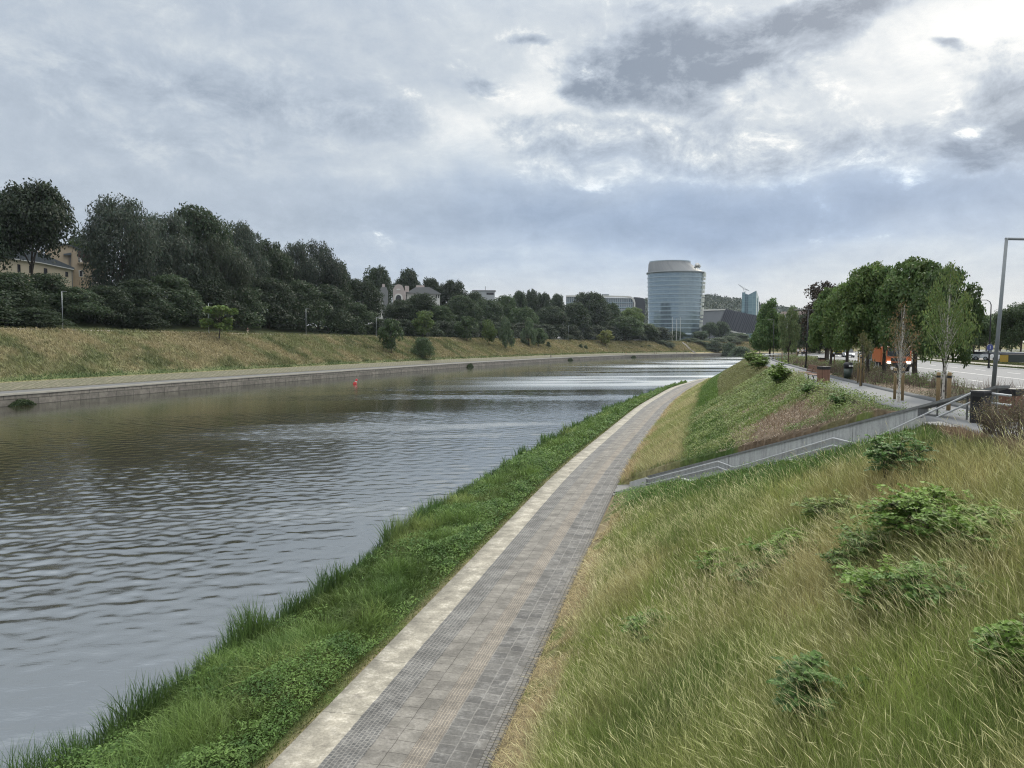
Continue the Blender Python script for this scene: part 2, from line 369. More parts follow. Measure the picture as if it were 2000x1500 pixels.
# ---------------------------------------------------------------- water
def water():
    m, t, b = material('river water')
    ps = t.new('ShaderNodeNewGeometry').outputs['Position']
    at_ = t.new('ShaderNodeAttribute', attribute_name='col').outputs['Fac']          # how ruffled the surface is
    mp = t.new('ShaderNodeMapping'); mp.inputs['Rotation'].default_value = (0, 0, R(14)); mp.inputs['Scale'].default_value = (.6, 1.3, 1); t.l.new(ps, mp.inputs[0])
    n1 = t.noise(mp.outputs[0], 4.5, 3, .55, .4).outputs[0]
    bp = t.new('ShaderNodeBump'); bp.inputs['Strength'].default_value = 1; bp.inputs['Distance'].default_value = .006; t.l.new(n1, bp.inputs['Height'])
    df = t.new('ShaderNodeBsdfDiffuse'); df.inputs[0].default_value = (.030, .026, .016, 1)
    gl = t.new('ShaderNodeBsdfGlossy'); gl.inputs['Color'].default_value = (.97, 1, 1, 1); t.l.new(t.math('MULTIPLY_ADD', at_, .20, .02), gl.inputs['Roughness']); t.l.new(bp.outputs[0], gl.inputs['Normal'])
    fr = t.new('ShaderNodeFresnel'); fr.inputs[0].default_value = 4.2; 
    mx = t.new('ShaderNodeMixShader'); t.l.new(t.math('MULTIPLY_ADD', fr.outputs[0], .92, .13, clamp=True), mx.inputs[0]); t.l.new(df.outputs[0], mx.inputs[1]); t.l.new(gl.outputs[0], mx.inputs[2])
    t.l.new(mx.outputs[0], m.node_tree.nodes['Material Output'].inputs[0])
    S = np.concatenate([np.arange(-25, 75, .15), np.arange(75, 180, .3), np.arange(180, 340, .7), np.arange(340, 1000, 2.2)])
    e = np.concatenate([np.arange(-1.0, 125, .18), np.arange(125, 200, .6)])
    SS, EE = np.meshgrid(S, e, indexing='ij'); X, Y = Q.at(SS, EE)
    cell = np.repeat(np.gradient(S)[:, None], len(e), 1)
    x, y = X.ravel(), Y.ravel(); r = np.random.default_rng(4); h = np.zeros(len(x)); cell = np.maximum(cell.ravel(), .18)
    rot = R(14); u = x * math.cos(rot) + y * math.sin(rot); v = -x * math.sin(rot) + y * math.cos(rot)
    D = np.hypot(x, y)
    e_ = EE.ravel()
    patch = sstep(.43, .62, fbm(u * .20, v, 10, 5, 5)); lane = sstep(.40, .62, fbm(u * .16, v, 30, 15, 4))
    ruff = (.55 * patch + .55 * lane) * np.interp(e_, [0, 12, 45, 62], [.30, .36, .55, 1.0])
    ruff = ruff * np.interp(D, [14, 34, 50, 75], [.55, .65, 1, 1]) + .25 * sstep(90, 160, D) * sstep(20, 50, e_)
    amp = (.05 + ruff) * np.interp(D, [15, 28, 42, 80, 200], [.75, .95, 1.75, 1.8, 1.8])
    n = 46
    for k in range(n):
        lam = math.exp(r.uniform(math.log(.40), math.log(2.0))); th = PI / 2 + rot + r.normal(0, .75); sl = WSLOPE * math.sqrt(2 / n) * r.uniform(.6, 1.4) * (1.25 if lam < 1.1 else .75)
        h += sl * lam / (2 * PI) * np.sin(2 * PI / lam * (x * math.cos(th) + y * math.sin(th)) + r.uniform(0, 6.28) + 1.2 * vnoise(x, y, lam * 5, k)) * sstep(1.8, 3.6, lam / cell)
    Z = (h * amp).reshape(X.shape)
    i = np.arange(X.size).reshape(X.shape); f = np.stack([i[:-1, :-1], i[:-1, 1:], i[1:, 1:], i[1:, :-1]], -1).reshape(-1, 4)
    _, pd = P.inv(x[::9], y[::9]); pd = np.interp(np.arange(len(x)), np.arange(len(x))[::9], pd)
    d = np.stack([x, y, 0 * x - CH], 1) @ np.array(CAMROT); kk = -d[:, 2]; ok = (kk > 1) & (np.abs(d[:, 0]) < kk * .95) & (d[:, 1] > -kk * .75) & (pd < .5)
    f = f[ok[f[:, 0]]]; used = np.unique(f); mp_ = np.full(X.size, -1); mp_[used] = np.arange(len(used)); co = np.stack([X, Y, Z], -1).reshape(-1, 3)[used]
    me = np_mesh('river_water', co, mp_[f], np.repeat(ruff[used][:, None], 3, 1), smooth=True); me.materials.append(m)
    b0 = len(me.vertices)
    tag(link('river_water', me), 'grey brown river water with ripples reflecting the clouds', kind='structure')
    mb = MB(); mb.add([(-900, -120, -.45), (1600, -120, -.45), (1600, 2000, -.45), (-900, 2000, -.45)], [(0, 1, 2, 3)])
    tag(mb.build('river_bed', m), 'deeper water of the river beyond the rippled reach', kind='structure')
WSLOPE = .062
water()

# ---------------------------------------------------------------- ground colours
STRAW = (.42, .37, .165); MEADOW = (.245, .30, .080); GREEN = (.14, .21, .05); DEEP = (.08, .155, .036); HAY = (.46, .37, .21); MULCH = (.26, .19, .125)
# the stair runs up the bank from B to T
SB, ST = np.array(at(1265, 962, 1.0).xy), np.array(at(1907, 824, 7.66).xy)
SD = (ST - SB); SLEN = np.linalg.norm(SD); SD /= SLEN; SN = np.array([SD[1], -SD[0]])        # SN points to the river side (west)
if SN[0] > 0: SN = -SN
SW = 1.9
def stair_tw(x, y):
    dx = np.asarray(x, float) - SB[0]; dy = np.asarray(y, float) - SB[1]
    return dx * SD[0] + dy * SD[1], dx * SN[0] + dy * SN[1]        # along the stair, towards the river
FL = [(0.3, .355), (.42, .7236), (.785, 1.0)]
def stair_z(tm):
    q = np.asarray(tm, float) / SLEN
    return np.interp(q, [0, .012, .355, .42, .7236, .785, 1.0], [1, 1, 3.22, 3.22, 5.44, 5.44, 7.66])
def mulch_m(S, d, x, y):
    """where bark chips lie bare between the plants"""
    return .40 + .24 * np.exp(-((S - 36) / 12) ** 2 - ((d - 12.9) / 2.3) ** 2) + .5 * (fbm(x, y, 2.0, 33, 3) - .5)
def near_zone(S, d, x, y):
    """colour of what grows on the near bank"""
    tm, w = stair_tw(x, y)
    n1 = fbm(x, y, 3.2, 5); n2 = fbm(x, y, 1.1, 9, 3); n3 = fbm(x, y, 7, 21, 3)
    c = mixc(MEADOW * np.array(1.0), STRAW, sstep(.41, .67, n1 * .6 + n2 * .4)); c = c * (.74 + .52 * fbm(x, y, 1.7, 57, 3))[:, None]
    c = mixc(c, GREEN, sstep(.48, .64, n3) * .8)
    c = mixc(c, STRAW, sstep(12, 15.5, d) * .7)
    near = (w > SW - .1)
    c = np.where((near & (w < 7.5))[:, None], mixc(c, mixc(DEEP, GREEN, n2), sstep(6.6, 3.6, w + (n1 - .5) * 5)), c)
    far = w <= .25
    fc = mixc((.30, .32, .125), (.44, .40, .21), sstep(.35, .7, n1))
    fc = mixc(fc, mixc(DEEP, GREEN, n2), sstep(8.4, 9.2, d + (n2 - .5) * 1.2) * sstep(0, .1, 11.6 - d))
    g2 = mixc(mixc(MEADOW, GREEN, n2 * 1.0), MULCH, sstep(.50, .62, mulch_m(S, d, x, y)))
    g2 = mixc(g2, (.20, .185, .10), sstep(50, 75, S) * .7)
    fc = np.where((d > 11.2)[:, None], g2, fc)
    c = np.where(far[:, None], fc, c)
    c = np.where((d < 5.75)[:, None], mixc(c, HAY, sstep(5.9, 5.3, d + (n2 - .5) * 1.1) * sstep(.28, .42, n1)), c)
    c = np.where((d < 0)[:, None], mixc(DEEP, GREEN, n2 * .8), c)
    return np.where((d > 15.4)[:, None], mixc(MULCH, (.11, .12, .05), sstep(.4, .6, n2)), c)

def near_bank():
    S = np.unique(np.concatenate([np.arange(-45, 2, 1.5), np.arange(2, 62, .3), np.arange(62, 110, 1.0), np.arange(110, 300, 3), np.arange(300, 1200, 15)]))
    d = np.unique(np.concatenate([[-20, -8, -7], np.arange(-6, 0, .5), np.arange(0, 4.6, .6), [4.6, 4.68, 4.75], np.arange(5, 19.5, .25), np.arange(19.5, 24.4, .6), [24.4, 24.6, 30, 36, 41, 41.2, 45, 52, 60, 62]]))
    SS, DD = np.meshgrid(S, d, indexing='ij')
    DS = np.where(DD < 0, DD * np.maximum(strip_w(SS), .3) / 5.9, DD)
    X, Y = P.at(SS, DS); Z = near_z(SS, DS)
    x, y = X.ravel(), Y.ravel()
    tm, w = stair_tw(x, y); tm = tm.reshape(X.shape); w = w.reshape(X.shape)
    slope = (DD > 4.7) & (DD < 15.6)
    Z = Z + np.where(slope & (np.abs(DD - 10) < 5), (fbm(x, y, 4, 3, 3).reshape(X.shape) - .5) * .35, 0)
    foot = (tm > -2.7) & (tm < SLEN + .1) & (w > -.17) & (w < SW + .1)
    Z = np.where(foot, np.minimum(Z, stair_z(tm) - .3), Z)
    # bank lies level with the stair on its river side
    k = sstep(3.2, SW, w) * ((tm > -2.7) & (tm < SLEN + 1) & (w >= SW + .1))
    Z = Z * (1 - k) + np.minimum(Z, stair_z(tm) + .05) * k
    # the strip by the path drops to the foot of the stair
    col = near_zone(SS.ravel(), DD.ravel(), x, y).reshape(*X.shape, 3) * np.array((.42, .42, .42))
    col = np.where((DD > 41)[..., None], mixc((.06, .075, .03), (.10, .10, .05), fbm(x, y, 6, 77, 3)).reshape(*X.shape, 3), col)
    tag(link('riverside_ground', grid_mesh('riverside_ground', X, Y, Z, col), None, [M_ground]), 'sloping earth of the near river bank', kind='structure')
near_bank()

def far_bank():
    S = np.unique(np.concatenate([np.arange(-190, 60, 4), np.arange(60, 420, 3), np.arange(420, 1500, 10)]))
    e = np.array([.25, .35, 5.3, 5.6, 6, 7.5, 9, 9.6, 11, 13, 15, 17, 19, 21, 23, 25, 27, 28, 29, 31, 33, 35, 38, 42, 48, 56, 66, 76, 85, 100])
    SS, EE = np.meshgrid(S, e, indexing='ij'); X, Y = Q.at(SS, -EE); Z = far_z(SS, EE)
    x, y = X.ravel(), Y.ravel(); ee = EE.ravel()
    Z = Z + np.where((EE > 10) & (EE < 27), (fbm(x, y, 9, 4, 3).reshape(X.shape) - .5) * .8, 0)
    col = far_zone(SS.ravel(), ee, x, y) * .8
    tag(link('far_bank_ground', grid_mesh('far_bank_ground', X, Y, Z, col.reshape(*X.shape, 3)), None, [M_ground]), 'grassy earth of the far river bank', kind='structure')
def far_zone(S, e, x, y):
    n1 = fbm(x, y, 13, 41, 4); n2 = fbm(x, y, 3.5, 43, 3)
    c = mixc((.175, .19, .08), (.29, .25, .135), sstep(.36, .64, n1 * .6 + n2 * .4))
    c = mixc(c, (.075, .105, .032), sstep(.56, .72, fbm(x, y, 7, 47, 3)) * .7)
    c = mixc(c, (.36, .27, .16), sstep(125, 80, S) * sstep(.35, .6, n2) * .7)
    c = mixc(c, (.34, .29, .15), sstep(330, 420, S) * .45)
    c = np.where((e < 9.3)[:, None], mixc((.33, .27, .15), (.24, .21, .11), n2), c)
    c = np.where(((e > 9.2) & (e < 10.6))[:, None], c * np.array((.55, .75, .6)), c)
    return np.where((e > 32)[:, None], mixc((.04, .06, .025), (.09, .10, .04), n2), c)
far_bank()

def far_ground():
    a = np.concatenate([-np.geomspace(2600, 650, 16), np.arange(-600, 1000, 16.), np.geomspace(1020, 2600, 16)])
    b = np.concatenate([np.arange(-200, 1400, 16.), np.geomspace(1420, 3000, 14)])
    X, Y = np.meshgrid(a, b, indexing='ij'); x, y = X.ravel(), Y.ravel()
    S, d = P.inv(x, y); S2, d2 = Q.inv(x, y); e = -d2
    z = np.full(len(x), -3.)
    z = np.where(d > 50, 7.3, z); z = np.where(e > 88, far_z(S2, e) - .15, z)
    z = np.where((e > 88) & (y > 1100), 12.0, z)
    col = mixc((.05, .065, .03), (.10, .10, .05), fbm(x, y, 40, 61, 3)).reshape(*X.shape, 3)
    tag(link('ground', grid_mesh('ground', X, Y, z.reshape(X.shape), col), None, [M_ground]), 'level ground reaching the horizon', kind='structure')
far_ground()

# ---------------------------------------------------------------- strips laid along a track
def strip(name, tr, s0, s1, ds, d0, d1, z, mats, label, nd=2, sign=1, zf=None, kind='structure', thick=None):
    S = np.arange(s0, s1 + ds, ds); d = np.linspace(d0, d1, nd); SS, DD = np.meshgrid(S, d, indexing='ij')
    X, Y = tr.at(SS, DD * sign); Z = np.full(X.shape, float(z)) if zf is None else zf(SS, DD)
    me = grid_mesh(name, X, Y, Z, uv=np.stack([DD, SS], -1))
    o = link(name, me, None, mats); return tag(o, label, kind=kind)

def paving():
    m, t, b = material('river path paving')
    uv = t.new('ShaderNodeUVMap', uv_map='uv').outputs[0]
    sp = t.new('ShaderNodeSeparateXYZ'); t.l.new(uv, sp.inputs[0]); u, v = sp.outputs[0], sp.outputs[1]
    wv = t.noise(uv, 2.3, 3, .5); wa = t.new('ShaderNodeVectorMath', operation='SUBTRACT'); t.l.new(wv.outputs['Color'], wa.inputs[0]); wa.inputs[1].default_value = (.5, .5, .5)
    wb = t.new('ShaderNodeVectorMath', operation='SCALE'); t.l.new(wa.outputs[0], wb.inputs[0]); wb.inputs['Scale'].default_value = .055
    wc = t.new('ShaderNodeVectorMath', operation='ADD'); t.l.new(uv, wc.inputs[0]); t.l.new(wb.outputs[0], wc.inputs[1])
    sp = t.new('ShaderNodeSeparateXYZ'); t.l.new(wc.outputs[0], sp.inputs[0]); u, v = sp.outputs[0], sp.outputs[1]
    n = t.noise(uv, 1.1, 8, .65).outputs[0]; nf = t.noise(uv, 14, 6, .7).outputs[0]; ns = t.noise(uv, 5., 7, .7).outputs[0]
    def brick(bw, rh, mort, c1, c2, cm, off=.5, u0=0.0, sw=False):
        cb = t.new('ShaderNodeCombineXYZ'); uu = t.math('SUBTRACT', u, u0)
        t.l.new(v, cb.inputs[0]); t.l.new(uu, cb.inputs[1])
        bt = t.new('ShaderNodeTexBrick'); t.l.new(cb.outputs[0], bt.inputs[0]); bt.offset = off
        wob = bt.inputs
        wob['Scale'].default_value = 1; wob['Brick Width'].default_value = bw; wob['Row Height'].default_value = rh
        wob['Mortar Size'].default_value = mort; wob['Mortar Smooth'].default_value = .5; wob['Bias'].default_value = 0
        wob['Color1'].default_value = (*c1, 1); wob['Color2'].default_value = (*c2, 1); wob['Mortar'].default_value = (*cm, 1)
        return bt.outputs[0], bt.outputs[1]
    DK = (.085, .095, .105)
    # concrete edge, cobbles, two rows of flags, ribbed guide strip, dark setts, small edge setts
    conc, h0 = brick(3.1, 1.2, .012, (.33, .315, .27), (.29, .28, .24), (.10, .095, .085), 0)
    st = t.math('MULTIPLY', t.ss(ns, .47, .60), t.ss(n, .42, .60))
    conc = t.mix(st, conc, (.43, .415, .37)); conc = t.mix(t.ss(t.noise(uv, .8, 9, .75).outputs[0], .55, .70), conc, (.17, .16, .14))
    cob, h1 = brick(.115, .105, .018, (.085, .09, .093), (.12, .123, .125), (.21, .21, .205), .5, 1.05)
    fl, h2 = brick(.52, .47, .012, (.155, .15, .14), (.20, .195, .18), (.08, .076, .07), .0, 1.83)
    rib, h3 = brick(.33, .072, .014, (.15, .142, .13), (.185, .172, .155), (.27, .245, .21), .0, 2.77)
    dk, h4 = brick(.40, .41, .022, (.088, .089, .090), (.14, .14, .137), (.20, .20, .195), .5, 3.27)
    ed, h5 = brick(.12, .12, .015, (.15, .155, .16), (.20, .20, .20), (.06, .06, .055), .0, 4.33)
    lich = t.math('MULTIPLY', t.ss(ns, .46, .62), t.ss(n, .36, .58))
    dk = t.mix(t.math('MULTIPLY', lich, .8), dk, (.20, .203, .203)); cob = t.mix(t.math('MULTIPLY', lich, .6), cob, (.21, .21, .205)); fl = t.mix(t.math('MULTIPLY', lich, .5), fl, (.24, .235, .225))
    c, h = conc, h0
    for u0, ci, hi in ((1.05, cob, h1), (1.83, fl, h2), (2.77, rib, h3), (3.27, dk, h4), (4.33, ed, h5)):
        k = t.math('GREATER_THAN', u, u0); c = t.mix(k, c, ci); h = t.mix(k, h, hi)
    c = t.mix(1.0, c, (1.04, 1.0, .94), 'MULTIPLY'); c = t.mix(1.0, c, t.ss(n, .3, .7, .70, 1.28), 'MULTIPLY'); c = t.mix(1.0, c, t.ss(nf, .25, .75, .66, 1.1), 'MULTIPLY')
    t.l.new(c, b.inputs['Base Color']); b.inputs['Roughness'].default_value = .75; b.inputs['Specular IOR Level'].default_value = .35
    hh = t.math('ADD', t.math('MULTIPLY', h, -.7), t.math('MULTIPLY', nf, .5))
    bp = t.new('ShaderNodeBump'); bp.inputs['Strength'].default_value = .5; bp.inputs['Distance'].default_value = .02; t.l.new(hh, bp.inputs['Height']); t.l.new(bp.outputs[0], b.inputs['Normal'])
    S = np.arange(-45, 420, .8); SS, DD = np.meshgrid(S, np.linspace(0, 4.6, 10), indexing='ij')
    X, Y = P.at(SS, DD); Z = 1.0 - .02 * np.abs(DD - 2.3)
    Xa = np.concatenate([X[:, :1], X, X[:, -1:]], 1); Ya = np.concatenate([Y[:, :1], Y, Y[:, -1:]], 1)
    Za = np.concatenate([Z[:, :1] - .3, Z, Z[:, -1:] - .3], 1); UV = np.stack([np.concatenate([DD[:, :1], DD, DD[:, -1:]], 1), np.concatenate([SS[:, :1], SS, SS[:, -1:]], 1)], -1)
    tag(link('river_path', grid_mesh('river_path', Xa, Ya, Za, uv=UV, smooth=False), None, [m]), 'paved riverside path with concrete edge and ribbed guide strip', kind='structure')
    m2 = plain('pale concrete paving', (.155, .16, .162), .8, var=.15, scale=.7); m3 = plain('dark kerb', (.06, .066, .07), .8, var=.2, scale=2)
    S = np.arange(-10, 300, 1.5); SS, DD = np.meshgrid(S, [16.28, 16.3, 17.4, 18.6], indexing='ij'); X, Y = P.at(SS, DD)
    tag(link('promenade', grid_mesh('promenade', X, Y, np.where(DD < 16.29, 7.3, 7.68), smooth=False), None, [m2]), 'pale concrete promenade along the top of the bank', kind='structure')
    zf = lambda S, D: np.where((D < 18.62) | (D > 19.18), 7.62, 7.74)
    S = np.arange(-10, 300, 1.5); SS, DD = np.meshgrid(S, [18.6, 18.63, 19.16, 19.2], indexing='ij'); X, Y = P.at(SS, DD)
    tag(link('promenade_kerb', grid_mesh('promenade_kerb', X, Y, zf(SS, DD), smooth=False), None, [m3]), 'dark grey border strip beside the promenade', kind='structure')
    # road
    ma = plain('asphalt', (.11, .116, .125), .7, var=.14, scale=.4, spec=.45)
    strip('road', P, -30, 700, 3, 24.7, 41, 7.50, [ma], 'wide grey asphalt road', nd=6)
    mk = plain('kerb stone', (.42, .42, .40), .8)
    for nm, a in (('road_kerb', 24.4), ('far_kerb', 41.0)):
        S = np.arange(-30, 700, 3.); SS, DD = np.meshgrid(S, [a, a + .02, a + .28, a + .3], indexing='ij'); X, Y = P.at(SS, DD)
        tag(link('kerb', grid_mesh('kerb', X, Y, np.where((DD == a) | (DD == a + .3), 7.42, 7.63), smooth=False), None, [mk]), 'pale stone kerb at the road edge', kind='structure')
    ml = plain('road paint', (.70, .70, .68), .7, var=.1)
    co, fs = [], []
    for d, dash in ((28.6, 1), (32.9, 0), (37.0, 1)):
        s = -20.
        while s < 330:
            L = 3.0 if dash else 6.0
            xs, ys = P.at([s, s, s + L, s + L], [d - .07, d + .07, d + .07, d - .07]); b0 = len(co)
            co += [(xs[i], ys[i], 7.505) for i in range(4)]; fs.append((b0, b0 + 1, b0 + 2, b0 + 3)); s += 9 if dash else 6
    tag(link('road_markings', np_mesh('road_markings', np.array(co), np.array(fs)), None, [ml]), 'white lane lines painted on the road', kind='structure')
    # far side: cycle walk behind the road
    mp = plain('footway', (.26, .24, .20), .85, var=.15, scale=.6)
    strip('footway', P, -20, 320, 3, 44.6, 47.2, 7.56, [mp], 'pale footway beyond the road under the trees')
    strip('parking_area', P, -10, 260, 4, 53, 61, 7.55, [plain('worn asphalt', (.25, .24, .215), .85, var=.12, scale=.5)], 'pale car park behind the row of trees')
    # far lower promenade
    strip('lower_promenade', Q, -180, 1000, 4, .45, 5.4, 1.93, [plain('river promenade', (.115, .116, .115), .85, var=.14, scale=.5)], 'grey paved promenade at the foot of the far bank', sign=-1)
    strip('upper_walk', Q, -180, 900, 4, 28.5, 30.8, 12.45, [plain('upper walk', (.28, .25, .20), .85, var=.2, scale=.4)], 'pale walk along the top of the far bank', sign=-1, nd=3,
          zf=lambda S, D: far_z(S, D) + .06)
    # sloped slabs
    m, t, b = material('sloped slabs'); uv = t.new('ShaderNodeUVMap', uv_map='uv').outputs[0]
    bt = t.new('ShaderNodeTexBrick'); t.l.new(uv, bt.inputs[0])
    for k, q in (('Scale', 1), ('Brick Width', .75), ('Row Height', .9), ('Mortar Size', .10), ('Color1', (.175, .155, .11, 1)), ('Color2', (.125, .118, .078, 1)), ('Mortar', (.09, .095, .05, 1))): bt.inputs[k].default_value = q
    n = t.noise(uv, 2.2, 6, .7).outputs[0]; t.l.new(t.mix(1.0, bt.outputs[0], t.ss(n, .3, .7, .6, 1.3), 'MULTIPLY'), b.inputs['Base Color']); b.inputs['Roughness'].default_value = .9
    strip('slab_slope', Q, -180, 700, 3, 5.6, 9.0, 2, [m], 'strip of straw coloured sloping slabs at the foot of the far grass', sign=-1, nd=4, zf=lambda S, D: far_z(S, D) + .06)
paving()

def quay():
    m, t, b = material('quay stone'); uv = t.new('ShaderNodeUVMap', uv_map='uv').outputs[0]
    bt = t.new('ShaderNodeTexBrick'); t.l.new(uv, bt.inputs[0]); bt.offset = .5
    for k, q in (('Scale', 1), ('Brick Width', 4.2), ('Row Height', 1.0), ('Mortar Size', .06), ('Color1', (.115, .105, .09, 1)), ('Color2', (.155, .14, .12, 1)), ('Mortar', (.045, .04, .035, 1))): bt.inputs[k].default_value = q
    n = t.noise(uv, .9, 8, .7).outputs[0]; t.l.new(t.mix(1.0, bt.outputs[0], t.ss(n, .3, .7, .6, 1.35), 'MULTIPLY'), b.inputs['Base Color']); b.inputs['Roughness'].default_value = .85
    cap = plain('quay coping stone', (.24, .23, .20), .85, var=.3, scale=.6)
    root = thing('quay_wall', 'long low dark stone quay wall along the far water edge', 'wall')
    S = np.arange(-180, 900, 4.); sec = [(0.0, 1.55), (-.12, -.6), ]
    SS, K = np.meshgrid(S, [0, 1, 2, 3], indexing='ij'); ex = np.array([.42, .02, 0, -.08]); zz = np.array([1.62, 1.62, 1.0, -.8])
    X, Y = Q.at(SS, -ex[K]); Z = zz[K] + 0 * SS
    link('wall', grid_mesh('quay_face', X, Y, Z, uv=np.stack([SS, Z], -1), smooth=False), root, [m])
    ex = np.array([.46, .46, -.1, -.1]); zz = np.array([1.6, 1.96, 1.96, 1.625]); X, Y = Q.at(SS, -ex[K]); Z = zz[K] + 0 * SS + (np.sin(SS * .21) * np.sin(SS * .047) * .03)
    link('coping', grid_mesh('quay_coping', X, Y, Z, smooth=False), root, [cap])
quay()
# ---------------------------------------------------------------- foliage kit
def unit(a): return a / np.maximum(np.linalg.norm(a, axis=-1, keepdims=True), 1e-9)
def leaf_quads(p, nrm, tan, L, W):
    """one rhombic leaf per point: (N*4,3) vertices"""
    tan = unit(tan - nrm * (tan * nrm).sum(1)[:, None]); b = np.cross(nrm, tan)
    L = np.asarray(L)[:, None] if np.ndim(L) else L; W = np.asarray(W)[:, None] if np.ndim(W) else W
    q = np.stack([p - tan * L * .5, p + b * W * .5 + tan * L * .08, p + tan * L * .5, p - b * W * .5 + tan * L * .08], 1)
    return q.reshape(-1, 3)
def quad_faces(n): return np.arange(n * 4).reshape(n, 4)
PROF = {
    'round': (.14, lambda t: .5 * np.sin(PI * np.clip(t, .02, .985) ** 1.0) ** .42),
    'tall': (.44, lambda t: .5 * np.sin(PI * np.clip(t, .02, .985) ** .95) ** .42),
    'bush': (.0, lambda t: .5 * np.cos(PI / 2 * np.clip(t, 0, .98)) ** .5),
    'willow': (.06, lambda t: .5 * np.clip(.75 + .35 * np.sin(PI * t ** 1.1) - .55 * np.clip(t - .55, 0, 1) * 1.9, .12, 1)),
    'cone': (.12, lambda t: .5 * np.clip(1 - t, .05, 1) ** .75 * np.clip(t * 5 + .35, 0, 1)),
    'weep': (.04, lambda t: .5 * np.sin(PI * np.clip(t, .02, .99) ** .62) ** .8),
    'wide': (.26, lambda t: .5 * np.clip(np.sin(PI * np.clip(t * .9 + .08, 0, .99)), .05, 1) ** .5),
    'sapling': (.30, lambda t: .5 * np.clip(np.sin(PI * np.clip(t, .03, .99) ** .6), .05, 1) ** .9)}
def crown_np(kind, n, leaf, seed, nl=46, lr=(.13, .23), fill=.62):
    r = np.random.default_rng(seed); c0, prof = PROF[kind]
    t = r.random(nl) ** .75; t = np.clip(.04 + .92 * t, 0, 1)
    if kind == 'cone': t = 1 - np.sqrt(r.random(nl) * .92 + .01)
    ang = np.arange(nl) * 2.399 + r.normal(0, .4, nl); rad = prof(t) * np.sqrt(r.uniform(.12, 1, nl)) * .82
    R0 = r.uniform(lr[0], lr[1], nl) * np.clip(.45 + prof(t), .4, 1)
    cen = np.stack([np.cos(ang) * rad, np.sin(ang) * rad, c0 + (1 - c0) * (t * .93 + .02)], 1)
    wgt = R0 ** 2; k = r.choice(nl, n, p=wgt / wgt.sum())
    d = unit(r.normal(size=(n, 3))); d[:, 2] = np.abs(d[:, 2]) * np.where(r.random(n) < .72, 1, -1)
    rr = R0[k] * (fill + (1.12 - fill) * r.random(n) ** .7)
    p = cen[k] + d * rr[:, None] * np.array((1, 1, .78))
    p += r.normal(0, .012, (n, 3))
    nrm = unit(d * .7 + r.normal(size=(n, 3)) * .55 + np.array((0, 0, .35)))
    tan = r.normal(size=(n, 3)) + np.array((0, 0, -.05 if kind == 'chest' else -.4))
    L = leaf * r.uniform(.65, 1.35, n); W = L * .62
    if kind in ('weep', 'willow'):
        m = r.random(n) < (.75 if kind == 'weep' else .35); tan[m] = np.array((0, 0, -1)) + r.normal(0, .25, (m.sum(), 3)); L = np.where(m, L * 1.7, L); W = np.where(m, W * .55, W)
        if kind == 'weep': p[:, 2] -= r.random(n) ** 2 * .12 * (p[:, 2] > .15)
    p[:, 2] = np.maximum(p[:, 2], .01)
    co = leaf_quads(p, nrm, tan, L, W)
    b = r.normal(1, .16, n) * (.9 + .25 * r.random(nl)[k])
    col = np.stack([b * r.normal(1, .09, n), b, b * r.normal(1, .07, n)], 1).clip(.35, 1.9)
    return co, np.repeat(col, 4, 0), cen, R0
def trunk_mb(cen, tr, seed, top=.72, limbs=9, kind='round', lt=.6):
    r = random.Random(seed); mb = MB(); x = y = 0; pts = []; rad = []
    for i in range(7):
        f = i / 6; pts.append((x, y, top * f)); rad.append(tr * (1.25 if i == 0 else 1 - .75 * f)); x += r.uniform(-.012, .012); y += r.uniform(-.012, .012)
    mb.tube(pts, rad, 7)
    lo = .12 if kind == 'bush' else .22
    for c in sorted(cen.tolist(), key=lambda c: r.random())[:limbs]:
        z0 = max(lo, min(top * .9, c[2] * r.uniform(.45, .75))); i = min(5, int(z0 / top * 6)); a = Vector(pts[i]); f = z0 / top * 6 - i
        a = a.lerp(Vector(pts[i + 1]), f); e = Vector(c); mid = a.lerp(e, .5) + Vector((r.uniform(-.03, .03), r.uniform(-.03, .03), .03))
        r0 = tr * (1 - .75 * z0 / top) * lt
        mb.tube([a, mid, e], [r0, r0 * .6, r0 * .2], 5)
    return mb
VAR = {}
def variant(key, kind, n, leaf, seed, tr=.022, bark=None, **kw):
    """prepare one crown mesh and one trunk mesh, in a box one unit wide and one unit tall"""
    lt = kw.pop('lt', .6); limbs = kw.pop('limbs', 10); top = kw.pop('top', .75)
    co, col, cen, R0 = crown_np(kind, n, leaf, seed, **kw)
    cm = np_mesh('crown_' + key, co, quad_faces(n), col); cm.materials.append(M_leaf)
    mb = trunk_mb(cen, tr, seed, top, limbs, kind, lt); tm = bpy.data.meshes.new('trunk_' + key); tm.from_pydata(mb.v, [], mb.f); tm.update(); tm.materials.append(bark or M_bark)
    VAR[key] = (cm, tm)
def tree(name, label, cat, loc, w, h, key, tint, rz=None, group=None, parts=('crown', 'trunk')):
    o = thing(name, label, cat, loc, random.uniform(0, 6.28) if rz is None else rz, group); o.scale = (w, w, h)
    c = bpy.data.objects.new(parts[0], VAR[key][0]); C.objects.link(c); c.parent = o; c.color = (*tint, 1)
    k = bpy.data.objects.new(parts[1], VAR[key][1]); C.objects.link(k); k.parent = o
    return o
for i in range(4): variant('round%d' % i, 'round', 19000, .034, 100 + i, nl=84 + 8 * i, lr=(.09, .18))
for i in range(2): variant('tall%d' % i, 'tall', 17000, .034, 150 + i, nl=80, lr=(.09, .18))
for i in range(3): variant('willow%d' % i, 'willow', 22000, .027, 200 + i, nl=95, lr=(.09, .18))
for i in range(3): variant('bush%d' % i, 'bush', 12000, .038, 300 + i, nl=56, lr=(.15, .25), limbs=5, top=.5)
